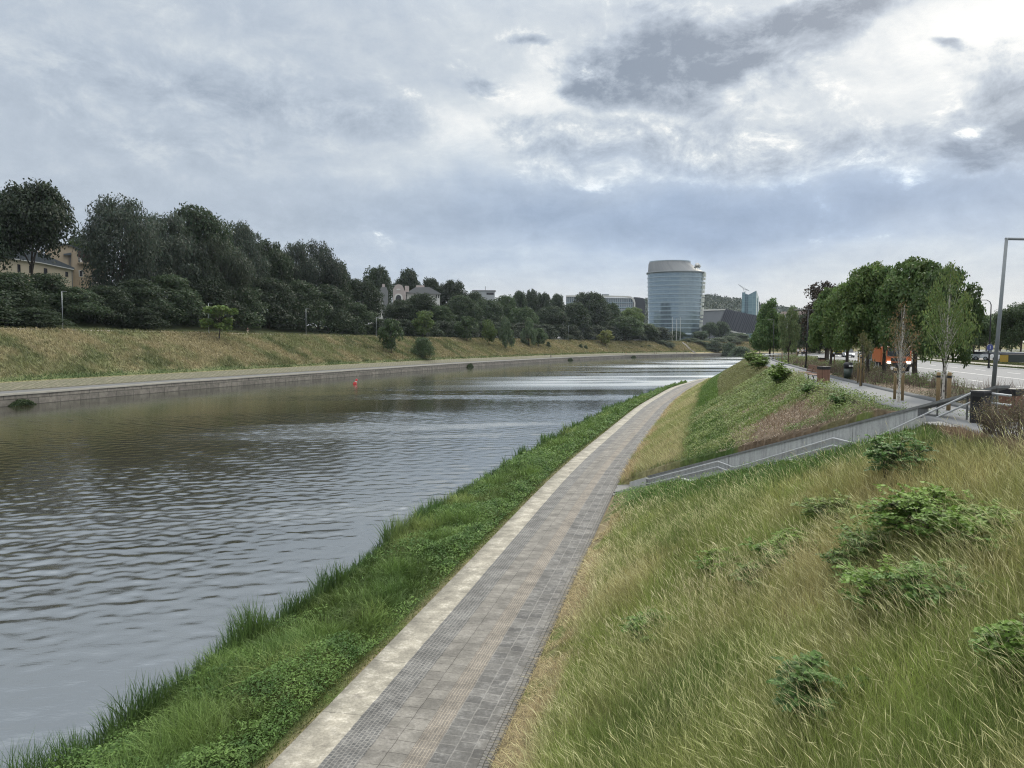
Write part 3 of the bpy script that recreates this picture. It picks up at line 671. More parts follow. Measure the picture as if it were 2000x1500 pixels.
variant('cone0', 'cone', 9000, .045, 400, nl=70, lr=(.09, .17)); variant('weep0', 'weep', 8000, .05, 410, nl=50, lr=(.09, .16)); variant('weep1', 'weep', 8000, .05, 411, nl=46, lr=(.09, .17))
for i in range(2): variant('young%d' % i, 'round', 3200, .075, 420 + i, nl=26, lr=(.14, .24), tr=.018)
variant('open0', 'wide', 2200, .075, 430, nl=20, lr=(.09, .16), tr=.016)

DARK, MID, GREY, PALE, YEL = (.036, .056, .028), (.052, .086, .032), (.050, .068, .048), (.10, .15, .042), (.19, .21, .06)
def bank_tree(px, top, wpx, e, key, tint, label, name='broadleaf_tree', cat='tree', group=None, sink=.3):
    x, y = far_loc(px, e); z = gz(x, y) - sink; zt = atY(px, top, y).z
    return tree(name, label, cat, (x, y, z), wpx / F * y * (1.22 if px < 720 else 1.12), max(1.0, zt - z), key, tint, None, group)
bt = bank_tree
# the tall group on the left
bt(4, 383, 95, 60, 'tall1', DARK, 'dark round tree cut by the photo edge left of the cream houses')
bt(66, 362, 132, 56, 'tall0', DARK, 'tall dark round tree with bare lower trunk before the cream house')
for i, (px, top, w, e) in enumerate(((-70, 390, 130, 58), (-190, 380, 140, 60), (-330, 370, 150, 58), (-480, 372, 150, 60))): bt(px, top, w, e, 'round%d' % i, DARK, 'dark round tree of the wood continuing past the left photo edge', group='trees past the left photo edge')
for i, (px, top, w, e) in enumerate(((-60, 540, 150, 40), (-190, 545, 160, 40), (-330, 540, 160, 40), (-480, 540, 170, 40))): bt(px, top, w, e, 'bush%d' % (i % 3), DARK, 'dark shrub continuing past the left photo edge', 'dark_shrub', 'shrub', 'shrubs past the left photo edge')
bt(166, 464, 70, 130, 'round0', PALE, 'small green tree peeping over the roof of the tan gabled house')
bt(238, 380, 128, 52, 'willow0', GREY, 'tallest grey green willow just right of the tan house', 'willow_tree')
bt(318, 412, 130, 56, 'willow1', GREY, 'grey green willow second from the tan house', 'willow_tree')
bt(388, 403, 120, 58, 'round3', DARK, 'tall dark tree with two rounded tops in the middle of the willow group')
bt(432, 462, 105, 47, 'willow2', (.058, .078, .048), 'lower bulging willow in front of the willow group', 'willow_tree')
bt(470, 430, 92, 58, 'willow0', GREY, 'willow with a pointed top rising behind the bulging lower willow', 'willow_tree')
bt(530, 470, 80, 56, 'round0', DARK, 'dark tree filling the dip between the two groups of willows')
bt(575, 470, 86, 56, 'willow1', GREY, 'open topped willow with sky showing through, left of the last tall willow', 'willow_tree')
bt(622, 466, 86, 53, 'willow2', GREY, 'last tall willow on the right of the left wood', 'willow_tree')
bt(655, 512, 62, 50, 'round1', DARK, 'dark tree stepping down from the last tall willow')
bt(703, 545, 80, 48, 'round2', (.030, .048, .024), 'very dark broad tree left of the small pale house')
bt(738, 520, 62, 105, 'round3', DARK, 'round tree rising behind the house with the arched gable')
bt(796, 524, 54, 112, 'round0', DARK, 'round tree rising behind the roof of the grey roofed villa')
bt(842, 543, 50, 100, 'round1', DARK, 'tree behind the right end of the grey roofed villa')
bt(884, 547, 66, 90, 'round2', DARK, 'dark tree right behind the end wall of the grey roofed villa')
# shrubs and low trees that close the foot of the left wood
for i, (px, top, w, e, lab) in enumerate((
    (18, 530, 130, 44, 'dark shrub mass below the round trees at the edge of the photo'), (92, 532, 95, 47, 'tall dark shrub hiding the foot of the cream house'),
    (140, 560, 110, 42, 'dark shrub behind the grey lamp post on the left'), (205, 556, 90, 42, 'dark shrub below the balcony of the tan house'),
    (55, 600, 120, 36, 'low dark shrub at the grass edge left of the first lamp post'), (270, 545, 110, 43, 'dark shrub under the tallest willow'),
    (335, 535, 110, 44, 'dark shrub under the second willow'), (405, 540, 100, 44, 'dark shrub behind the pale sapling on the bank'),
    (465, 545, 100, 44, 'dark shrub behind the walker on the upper path'), (525, 540, 95, 45, 'dark shrub in the dip of the wood'),
    (585, 545, 95, 44, 'dark shrub behind the thin lamp in the middle of the wood'), (640, 555, 90, 43, 'dark shrub under the last willow'),
    (690, 590, 80, 41, 'low dark shrub under the very dark broad tree'), (270, 600, 90, 37, 'low shrub spilling onto the grass under the willows'))):
    bt(px, top, w, e, 'bush%d' % (i % 3), DARK if i % 2 else (.046, .072, .034), lab, 'dark_shrub', 'shrub', 'dark shrubs closing the foot of the wood')
# middle of the far bank
mid = [(785, 585, 62, 62, 0, 'dark tree in front of the villa with the arched gable'), (825, 572, 60, 55, 2, 'dark tree hiding the middle of the grey roofed villa'),
       (858, 596, 62, 46, 3, 'dark tree below the end wall of the villa'), (905, 578, 70, 50, 1, 'broad dark tree right of the villa'), (928, 570, 50, 78, 0, 'tree before the far flat roof with a mast'),
       (950, 585, 66, 48, 2, 'dark tree behind the two slim bank trees'), (985, 576, 52, 62, 3, 'dark tree behind the first weeping birch'), (1012, 568, 34, 75, 1, 'narrow tree with sky showing beside it, fourth before the white framed block'),
       (1036, 565, 32, 78, 0, 'narrow tall tree with a split top before the white framed block'), (1060, 571, 36, 75, 2, 'narrow tree left of the white framed block'), (1086, 574, 32, 73, 1, 'narrow tree touching the left end of the white framed block'),
       (1022, 600, 60, 46, 3, 'dark round tree behind the second weeping birch'), (1075, 598, 60, 42, 0, 'neat dark dome of a tree right of the weeping birches'),
       (1150, 570, 72, 52, 2, 'tallest dark dome shaped tree in front of the white framed block'), (1122, 592, 62, 40, 1, 'dark tree at the left foot of the tallest dome tree'),
       (1192, 592, 46, 58, 3, 'rounded tree right of the tallest dome tree'), (1232, 600, 52, 55, 0, 'yellow green tree below the dark end of the white framed block'), (1222, 618, 66, 30, 2, 'broad green tree by the bank left of the round glass tower'),
       (1258, 632, 56, 36, 1, 'broad dark tree standing right before the foot of the glass tower'), (1170, 622, 40, 48, 3, 'dark tree filling the gap behind the yellow green bank tree')]
for px, top, w, e, v, lab in mid:
    bt(px, top, w, e, 'round%d' % v, YEL if 0 else (MID if px > 1160 or v == 3 else (.042, .066, .03)) if px != 1232 else PALE, lab)
for i, px in enumerate(range(738, 1290, 25)):
    bt(px, 622 + (px - 745) * .03, 50, 35, 'bush%d' % (i % 3), (.034, .054, .026), 'low dark bush in the row under the trees along the upper walk', 'dark_bush', 'bush', 'low bushes under the trees along the upper walk')
# single trees on the grass
bt(428, 596, 72, 25, 'open0', PALE, 'pale green open sapling beside the walker on the upper path', 'sapling')
bt(764, 625, 40, 15, 'young0', MID, 'dark small tree on the grass, left of the two lowest bank trees', 'small_tree')
bt(826, 607, 42, 27.5, 'young1', PALE, 'light green young tree on the crest of the grass above the low bushy tree', 'small_tree')
bt(826, 658, 44, 11.5, 'bush1', MID, 'low bushy tree near the foot of the grass', 'small_tree')
bt(912, 619, 38, 25, 'young0', MID, 'round young tree on the crest, left of the slim tree', 'small_tree')
bt(955, 624, 28, 21, 'young1', PALE, 'slim young tree with a thin bare trunk left of the weeping birches', 'small_tree')
bt(987, 616, 34, 17, 'weep0', (.085, .125, .062), 'taller weeping birch hanging almost to the grass', 'weeping_birch')
bt(1033, 618, 32, 20, 'weep1', (.085, .125, .062), 'shorter weeping birch right of the taller one', 'weeping_birch')
bt(1052, 642, 30, 20, 'young0', MID, 'small tree leaning against the second weeping birch', 'small_tree')
bt(1183, 645, 29, 20, 'young1', YEL, 'yellow green young tree on the bank before the dark trees', 'small_tree')
for px, top, w, e, lab in ((1071, 667, 9, 19, 'tiny bush right of the small leaning tree'), (1134, 672, 9, 17, 'left one of two tiny bushes on the far grass'), (1144, 674, 9, 16, 'right one of two tiny bushes on the far grass'),
                           (1251, 676, 10, 19, 'small dark bush under the broad tree by the glass tower'), (1266, 676, 13, 20, 'wider dark bush under the tree before the glass tower')):
    bt(px, top, w, e, 'bush2', MID, lab, 'small_bush', 'bush')
# before the tower
for i, (px, top, w, Y, lab) in enumerate(((1300, 628, 30, 800, 'dark slim tree against the foot of the glass tower'), (1322, 646, 36, 760, 'round tree before the flagpoles'), (1345, 634, 32, 790, 'tree at the right foot of the glass tower'),
    (1368, 646, 34, 750, 'round tree before the grey wall of the hall'), (1386, 629, 34, 780, 'taller tree before the sloped edge of the dark hall'), (1409, 628, 36, 800, 'broad tree against the dark ribbed hall'),
    (1352, 660, 30, 720, 'low tree on the far grass below the tower'), (1316, 660, 22, 740, 'pale low tree on the far grass left of the others'), (1443, 650, 44, 760, 'tree under the dark ribbed hall beside the conical tree'), (1395, 664, 40, 690, 'low shrub on the far grass below the hall'), (1425, 668, 36, 680, 'low shrub at the far end of the river'),
    (1448, 676, 50, 620, 'low shrub where the river bends away'))):
    p = atY(px, 670, Y); z = gz(p.x, p.y) - .3; zt = atY(px, top, Y).z
    tree('round_tree' if i < 9 else 'low_shrub', lab, 'tree' if i < 9 else 'shrub', (p.x, p.y, z), w / F * Y, zt - z, ('round%d' % (i % 4)) if i < 9 else 'bush%d' % (i % 3), (.064, .10, .05))

for i, (px, top, w, e) in enumerate(((1290, 664, 26, 24), (1308, 668, 22, 18), (1362, 664, 30, 26), (1378, 668, 30, 20), (1388, 676, 24, 12), (1412, 670, 34, 22), (1432, 668, 34, 28), (1340, 662, 26, 30), (1404, 660, 34, 34), (1425, 656, 40, 40), (1455, 660, 44, 40), (1280, 668, 18, 27))):
    bt(px, top, w, e, 'bush%d' % (i % 3), (.075, .11, .055), 'low bush on the far bank below the tower and the dark hall', 'bank_bush', 'bush', 'bushes on the far bank below the tower')

# ---------------------------------------------------------------- trees on the near promenade
LGREEN = (.12, .18, .055)
def leafy(key, kind, n, leaf, seed, **kw): variant(key, kind, n, leaf, seed, **kw)
PROF['chest'] = (.21, lambda t: .5 * np.clip(np.sin(PI * np.clip(t, .02, .985) ** .8), .05, 1) ** .6)
leafy('chest0', 'chest', 24000, .034, 500, nl=66, lr=(.07, .15), tr=.030, limbs=16)
leafy('chest1', 'chest', 24000, .034, 501, nl=70, lr=(.07, .15), tr=.030, limbs=16)
leafy('horn0', 'cone', 15000, .040, 510, nl=110, lr=(.07, .14), tr=.02, limbs=20)
leafy('sparse0', 'round', 9000, .034, 520, nl=60, lr=(.07, .13), tr=.02, limbs=26)
M_birch = None
def birch_bark():
    m, t, b = material('birch bark'); tc = t.new('ShaderNodeTexCoord').outputs['Object']
    mp = t.new('ShaderNodeMapping'); mp.inputs['Scale'].default_value = (30, 30, 90); t.l.new(tc, mp.inputs[0])
    n = t.noise(mp.outputs[0], .8, 5, .7).outputs[0]
    t.l.new(t.mix(t.ss(n, .52, .60), (.50, .47, .42), (.05, .045, .04)), b.inputs['Base Color']); b.inputs['Roughness'].default_value = .8
    return m
M_birch = birch_bark()
leafy('birch0', 'sapling', 4300, .026, 530, nl=90, lr=(.05, .12), tr=.022, limbs=40, lt=.18, bark=M_birch, top=.96)
leafy('birch1', 'sapling', 900, .03, 531, nl=110, lr=(.05, .1), tr=.024, limbs=90, lt=.12, bark=M_birch, top=.93)
leafy('stick0', 'sapling', 700, .05, 532, nl=40, lr=(.06, .12), tr=.016, limbs=34, top=.93, lt=.35)
leafy('linden0', 'wide', 15000, .036, 540, nl=60, lr=(.12, .22), tr=.022, limbs=10)
leafy('linden1', 'wide', 15000, .036, 541, nl=56, lr=(.12, .22), tr=.022, limbs=10)
def prom_tree(px, base, top, wpx, key, tint, label, name='broadleaf_tree', zg=7.6, rz=None, Y=None):
    p = at(px, base, zg) if Y is None else atY(px, base, Y)
    h = atY(px, top, p.y).z - zg
    return tree(name, label, 'tree', (p.x, p.y, zg - .05), wpx / F * p.y, h, key, tint, rz)
pt = prom_tree
pt(1503, 694, 570, 86, 'horn0', (.10, .165, .055), 'conical green tree at the far end of the promenade', Y=150)
pt(1484, 694, 600, 44, 'horn0', (.085, .14, .05), 'darker conical tree half hidden left of the conical green tree', Y=165)
pt(1540, 700, 592, 48, 'sparse0', (.13, .17, .075), 'pale feathery young tree with stakes before the conical tree', 'young_tree', Y=92)
pt(1616, 700, 545, 120, 'sparse0', (.050, .042, .030), 'sparse reddish brown tree with sky showing through behind the chestnuts', Y=120)
pt(1612, 702, 590, 80, 'chest1', DARK, 'dark tree right of the black lamp post on the promenade', Y=88)
pt(1622, 728, 560, 96, 'chest1', (.10, .155, .048), 'light green chestnut tree at the far left end of the row by the road', 'chestnut_tree', Y=70)
pt(1655, 738, 548, 120, 'chest0', LGREEN, 'leftmost light green chestnut tree in the row by the road', 'chestnut_tree', Y=62)
pt(1694, 738, 508, 140, 'chest1', LGREEN, 'light green chestnut tree behind the young bare staked tree', 'chestnut_tree')
pt(1727, 739, 515, 130, 'chest0', (.08, .13, .042), 'chestnut tree in the shade in the middle of the row', 'chestnut_tree', rz=1.2)
pt(1786, 746, 497, 176, 'chest1', (.09, .142, .045), 'largest chestnut tree with a thick dark trunk by the road', 'chestnut_tree', rz=2.2)
pt(1842, 775, 512, 140, 'chest0', (.085, .135, .046), 'chestnut tree behind the white stemmed birch nearest the stair', 'chestnut_tree', rz=4.0)
o = pt(1841, 796, 500, 118, 'birch0', (.13, .18, .06), 'leafy white stemmed birch with stakes beside the top of the stair', 'young_birch'); o.rotation_euler.y = R(3.5)
o = pt(1754, 789, 578, 92, 'birch1', (.17, .13, .06), 'nearly bare white stemmed birch with brown twigs and stakes', 'young_birch'); o.rotation_euler.y = R(1.5)
pt(1683, 757, 642, 56, 'stick0', (.10, .10, .045), 'young thin bare tree with stakes behind the planting bed', 'young_tree')
# beyond the road
row = [(1836, 690, 628, 66, 0), (1862, 697, 622, 72, 1), (1884, 690, 626, 64, 0), (1900, 704, 612, 80, 1), (1912, 690, 630, 58, 0), (1925, 698, 618, 70, 1), (1953, 703, 610, 78, 0), (1992, 705, 592, 90, 1), (1975, 690, 622, 64, 0), (2010, 692, 600, 80, 1)]
for i, (px, b, top, w, v) in enumerate(row):
    lab = ['first linden of the row beyond the road, behind the birch leaves', 'linden beyond the road next to the birch stem', 'linden in the back row beyond the road, right of the birch', 'linden beyond the road with a forked grey trunk', 'slim linden in the back row left of the blue sign', 'linden just left of the round blue sign',
           'linden just right of the grey lamp post', 'big linden at the right edge of the photo beyond the road', 'back row linden before the white cars', 'linden cut by the right edge of the photo'][i]
    pt(px, b, top, w, 'linden%d' % v, (.07, .105, .045), lab, 'linden_tree', 7.5)
for i, (px, b, top, w) in enumerate(((1570, 690, 612, 60), (1600, 690, 606, 60), (1560, 688, 640, 34))):
    pt(px, b, top, w, 'round%d' % i, (.06, .085, .045), ['dark tree behind the black lamp post at the end of the street', 'dark tree in the street right of the black lamp post', 'low tree beyond the walkers on the promenade'][i], Y=190 + 15 * i)
for i, (px, top, w) in enumerate(((1545, 655, 36), (1640, 640, 60), (1690, 636, 60), (1745, 632, 60), (1795, 634, 60), (1825, 628, 44), (1590, 650, 40))):
    pt(px, 690, top, w, 'bush%d' % (i % 3), (.04, .06, .028), 'dark distant tree in the row closing the street', 'street_tree', Y=210).__setitem__('group', 'distant trees closing the street')

# wooded hill behind the tower
def hills():
    px = np.arange(1180, 1720, 2.2); tops = np.interp(px, [1180, 1370, 1385, 1400, 1440, 1480, 1560, 1720], [600, 590, 586, 590, 594, 603, 614, 632])
    ln = [atY(a, b, 2300) for a, b in zip(px, tops)]
    K = 14; X = np.array([[p.x * (1 - .0 * k) for k in range(K)] for p in ln]); Y = np.array([[p.y - 600 + 600 * k / (K - 1) for k in range(K)] for p in ln])
    X = X * Y / 2300; Z = np.array([[8 + (p.z - 8) * math.sin(PI / 2 * k / (K - 1)) for k in range(K)] for p in ln])
    Z += fbm(X.ravel(), Y.ravel(), 60, 5, 3).reshape(X.shape) * 8
    col = mixc((.022, .036, .02), (.042, .06, .03), fbm(X.ravel(), Y.ravel(), 30, 8, 3)).reshape(*X.shape, 3)
    tag(link('hills', grid_mesh('hills', X, Y, Z, col), None, [M_ground]), 'dark blue wooded hill on the skyline', kind='structure')
    r = np.random.default_rng(5); n = 26000; i = r.integers(0, len(px), n); k = r.integers(0, K, n)
    p = np.stack([X[i, k], Y[i, k], Z[i, k]], 1) + r.normal(0, 1, (n, 3)) * (7, 20, 1); 
    p[:, 2] += r.random(n) * 11
    co = leaf_quads(p, unit(r.normal(size=(n, 3)) + (0, -1, .5)), r.normal(size=(n, 3)), r.uniform(4, 8, n), r.uniform(3, 6, n))
    col = np.repeat(mixc((.024, .04, .022), (.045, .065, .032), r.random(n)), 4, 0)
    tag(link('hill_woods', np_mesh('hill_woods', co, quad_faces(n), col), None, [M_grass]), 'far off woods covering the hill', kind='stuff')
hills()
# ---------------------------------------------------------------- grasses
def blades(p, h, w, lean, cb, ct, lv=(0, .4, .75, 1), prof=(1, .85, .5, .06), droop=.28, seed=1):
    r = np.random.default_rng(seed); n = len(p); a = r.random(n) * 2 * PI
    ax = np.stack([np.cos(a), np.sin(a), 0 * a], 1); out = []; cols = []
    ll = np.linalg.norm(lean, axis=1)
    for t, q in zip(lv, prof):
        c = p.copy(); c[:, 0] += lean[:, 0] * h * t ** 1.8; c[:, 1] += lean[:, 1] * h * t ** 1.8
        c[:, 2] += h * (t - droop * ll * t * t)
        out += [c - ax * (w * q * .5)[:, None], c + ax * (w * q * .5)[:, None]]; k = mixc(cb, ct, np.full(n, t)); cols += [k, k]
    m = len(lv); V = np.stack(out, 1); K = np.stack(cols, 1)          # n, 2m, 3
    f = np.array([[2 * i, 2 * i + 1, 2 * i + 3, 2 * i + 2] for i in range(m - 1)])
    F_ = (np.arange(n) * 2 * m)[:, None, None] + f[None]
    return V.reshape(-1, 3), F_.reshape(-1, 4), K.reshape(-1, 3)
def join(parts):
    co, fs, cs, b = [], [], [], 0
    for v, f, c in parts: co.append(v); fs.append(f + b); cs.append(c); b += len(v)
    return np.concatenate(co), np.concatenate(fs), np.concatenate(cs)
def stuff(name, label, parts, mat=None):
    co, f, c = join(parts); return tag(link(name, np_mesh(name, co, f, c.clip(0, 1)), None, [mat or M_grass]), label, kind='stuff')
def inview(x, y, z, m=.20):
    """keep what can show in the photo or a little beside it"""
    d = np.stack([x, y, np.asarray(z) - CH], 1) @ np.array(CAMROT); k = -d[:, 2]
    return (k > .5) & (np.abs(d[:, 0]) < k * (.676 + m * 2)) & (d[:, 1] > -k * (.507 + m * 2))
def dist(x, y, z): return np.sqrt(x * x + y * y + (z - CH) ** 2)
def scatter(n, s0, s1, d0, d1, seed):
    r = np.random.default_rng(seed); return r.uniform(s0, s1, n), r.uniform(d0, d1, n)
def terr(S, d, x, y):
    z = near_z(S, d); tm, w = stair_tw(x, y)
    k = sstep(3.2, SW, w) * ((tm > -2.7) & (tm < SLEN + 1) & (w >= SW + .1))
    return z * (1 - k) + np.minimum(z, stair_z(tm) + .05) * k
def off_stair(x, y):
    tm, w = stair_tw(x, y); return ~((tm > -2.6) & (tm < SLEN + 3) & (w > -.5) & (w < SW + .28))

def meadow():
    parts = []; r = np.random.default_rng(21)
    # long meadow grass on the near slope; the blade count follows the distance
    for s0, s1, dens, wm in ((3, 16, 640, 1.0), (16, 26, 420, 1.15), (26, 46, 230, 1.5)):
        n = int((s1 - s0) * 14.4 * dens); S, d = scatter(n, s0, s1, 5.2, 19.6, int(s0) + 1)
        x, y = P.at(S, d); z = terr(S, d, x, y); tm, w = stair_tw(x, y)
        k = inview(x, y, z + .4) & off_stair(x, y) & ~((tm > 0) & (w < .2)) & (d < np.where(y > 19, 16.15, 19.5))
        S, d, x, y, z, w = S[k], d[k], x[k], y[k], z[k], w[k]; n = len(x)
        cl = vnoise(x, y, .45, 3); c = near_zone(S, d, x, y) * r.normal(1, .30, (n, 1)).clip(.3, 2) * (1 + .25 * (cl[:, None] - .5))
        short = sstep(6.2, 3.0, w) * (w > 0); hay = sstep(6.6, 5.6, d)
        h = (.42 + .35 * fbm(x, y, 2.4, 8, 3) + .2 * (cl - .5)) * r.uniform(.6, 1.25, n) * (1 - .72 * short) * (1 - .55 * hay)
        wd = np.maximum(.0045, dist(x, y, z) * .00042) * r.uniform(.7, 1.4, n) * wm
        lean = np.stack([-.18 + r.normal(0, .40, n), .05 + r.normal(0, .40, n)], 1) * (1 - .5 * short)[:, None] + np.stack([vnoise(x, y, 1.4, 5) - .5, vnoise(x, y, 1.4, 6) - .5], 1) * .3
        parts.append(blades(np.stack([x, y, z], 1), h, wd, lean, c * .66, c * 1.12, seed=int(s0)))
    # flowering stalks
    for s0, s1, dens in ((3, 16, 210), (16, 28, 140), (28, 46, 60)):
        n = int((s1 - s0) * 14.4 * dens); S, d = scatter(n, s0, s1, 5.7, 19.6, int(s0) + 41)
        x, y = P.at(S, d); z = terr(S, d, x, y); tm, w = stair_tw(x, y)
        k = inview(x, y, z + .5) & off_stair(x, y) & ~((tm > 0) & (w < 5.4 + r.normal(0, .9, n))) & (vnoise(x, y, 1.7, 14) + r.random(n) * .6 > .55) & (d < np.where(y > 19, 16.15, 19.5))
        x, y, z, d = x[k], y[k], z[k], d[k]; n = len(x)
        t = mixc((.72, .64, .40), (.52, .54, .25), vnoise(x, y, 2.6, 17)); b = mixc((.30, .33, .11), (.42, .38, .19), r.random(n)); g = r.normal(1, .13, (n, 1))
        h = r.uniform(.62, 1.02, n); wd = np.maximum(.008, dist(x, y, z) * .00050) * r.uniform(.7, 1.3, n)
        lean = np.stack([-.30 + r.normal(0, .26, n), .08 + r.normal(0, .26, n)], 1) + np.stack([vnoise(x, y, 1.6, 25) - .5, vnoise(x, y, 1.6, 26) - .5], 1) * .35
        parts.append(blades(np.stack([x, y, z], 1), h, wd, lean, b * g, t * g, (0, .5, .8, .9, 1), (.32, .26, .24, 1.1, .1), .3, int(s0) + 7))
    stuff('meadow_grass', 'long yellow green meadow grass leaning in the wind on the near slope', parts)
    # slope beyond the stair
    parts = []
    n = 100000; S, d = scatter(n, 26, 150, 4.7, 15.6, 77); S = 22 + (S - 26) ** 1.0 * 1.0; x, y = P.at(S, d); z = near_z(S, d); tm, w = stair_tw(x, y)
    k = off_stair(x, y) & ((w < -.1) | (tm < -2.5)) & inview(x, y, z + .3); S, d, x, y, z = S[k], d[k], x[k], y[k], z[k]; n = len(x)
    c = near_zone(S, d, x, y); isg = c[:, 1] > c[:, 0] * 1.12; mul = (c[:, 0] > .2) & (d > 11.2) & (S < 70)
    kk = ~(mul & (r.random(n) < .7)); S, d, x, y, z, c, isg = [a[kk] for a in (S, d, x, y, z, c, isg)]; n = len(x)
    h = np.where(isg, r.uniform(.12, .32, n), r.uniform(.25, .62, n)) * np.where(d > 11.2, .55, 1); D = dist(x, y, z)
    lean = np.stack([-.35 + r.normal(0, .3, n), .1 + r.normal(0, .3, n)], 1)
    c = c * r.normal(1, .16, (n, 1))
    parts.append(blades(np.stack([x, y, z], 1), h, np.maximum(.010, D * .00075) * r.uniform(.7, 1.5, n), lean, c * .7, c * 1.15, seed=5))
    stuff('slope_grass', 'pale and green grass on the slope beyond the stair', parts)
    # hay raked along the path edge
    n = 26000; S, d = scatter(n, 5, 40, 4.62, 6.1, 91); x, y = P.at(S, d); z = terr(S, d, x, y); k = inview(x, y, z) & (fbm(x, y, 1.5, 31, 3) > .33 + .25 * sstep(5.3, 6.1, d)) & off_stair(x, y)
    x, y, z = x[k], y[k], z[k]; n = len(x); c = np.array(HAY) * r.normal(1, .2, (n, 1)) * mixc((1, 1, 1), (.75, .85, .6), r.random(n) ** 3)
    a = r.random(n) * 2 * PI; lean = np.stack([np.cos(a), np.sin(a)], 1) * r.uniform(1.2, 3, n)[:, None]
    stuff('cut_hay', 'dry straw coloured hay lying along the path edge', [blades(np.stack([x, y, z + .02], 1), r.uniform(.08, .16, n), np.maximum(.006, dist(x, y, z) * .0005), lean, c * .85, c * 1.1, droop=.3)])
meadow()

def water_edge():
    r = np.random.default_rng(51); parts = []; lf = []
    for s0, s1, dens, wm in ((4, 24, 420, 1), (24, 50, 240, 1.25), (50, 185, 60, 2.1)):
        n = int((s1 - s0) * 5.6 * dens); S = r.uniform(s0, s1, n); q = r.uniform(.02, 1, n); d = -q * (strip_w(S) - .55)
        x, y = P.at(S, d); z = near_z(S, d); k = inview(x, y, z + .6); S, q, d, x, y, z = [a[k] for a in (S, q, d, x, y, z)]; n = len(x)
        n1 = fbm(x, y, 2.2, 61, 3); n2 = fbm(x, y, 5, 63, 3); cl = sstep(.3, .75, fbm(x, y, 1.5, 64, 2))
        c = mixc((.075, .140, .036), (.165, .235, .062), n1); c = mixc(c, (.25, .29, .10), sstep(.62, .78, n2) * .6)
        edge = sstep(.19, .05, q); c = c * (.72 + .5 * cl)[:, None]; c = mixc(c, (.27, .27, .10), edge * .7 * r.random(n))
        c = mixc(c, (.045, .10, .036), sstep(.8, .95, q) * .7) * r.normal(1, .18, (n, 1))
        h = (.16 + .75 * sstep(.05, .32, q) * (.25 + .35 * n1 + .65 * cl)) * r.uniform(.5, 1.3, n) * (1 - .6 * edge); h = h * np.where(q > .85, 1.05 + .8 * vnoise(S, d, 1.3, 4), 1) * np.interp(S, [0, 60, 185], [1, 1, .62])
        D = dist(x, y, z); wd = np.maximum(.012, D * .0008) * r.uniform(.6, 1.7, n) * np.where(q > .85, 1.1, 1) * (1 + .12 * (wm - 1))
        a = vnoise(x, y, 1.1, 67) * 2 * PI * 1.4; lean = np.stack([np.cos(a), np.sin(a)], 1) * r.uniform(.1, .5, n)[:, None] + r.normal(0, .42, (n, 2)); lean[q > .85] *= .45
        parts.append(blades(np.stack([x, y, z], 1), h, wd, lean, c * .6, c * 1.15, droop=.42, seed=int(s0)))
    stuff('bank_grass', 'lush dark green grass and reeds between the path and the water', parts)
    # broad leaved weeds in patches
    for s0, s1, dens, Lf in ((4, 26, 520, .085), (26, 60, 220, .12), (60, 170, 30, .22)):
        n = int((s1 - s0) * 5.2 * dens); S = r.uniform(s0, s1, n); q = r.uniform(.06, .9, n); d = -q * (strip_w(S) - .5)
        x, y = P.at(S, d); z = near_z(S, d); m = fbm(x, y, 3.4, 71, 4) + .14 * sstep(.5, .1, q) + .06 * vnoise(x, y, .5, 72)
        k = inview(x, y, z + .5) & (m > .44 + r.normal(0, .07, n)); S, q, x, y, z, m = [a_[k] for a_ in (S, q, x, y, z, m)]; n = len(x)
        top = (.34 + .46 * sstep(.44, .72, m) + .3 * (vnoise(x, y, .55, 74) - .4)) * np.interp(q, [.06, .25, 1], [.35, 1, .9]); z = z + top * r.uniform(.45, 1.05, n) ** .8
        c = mixc((.060, .125, .032), (.155, .245, .060), vnoise(x, y, .5, 73)) * r.normal(1, .2, (n, 1)); p = np.stack([x, y, z], 1)
        co = leaf_quads(p, unit(r.normal(0, .55, (n, 3)) + (0, -.15, 1)), r.normal(size=(n, 3)), Lf * r.uniform(.4, 1.6, n), Lf * .5 * r.uniform(.6, 1.3, n))
        lf.append((co, quad_faces(n), np.repeat(c, 4, 0)))
    stuff('bank_weeds', 'broad leaved green weeds in patches on the water side of the path', lf)
water_edge()

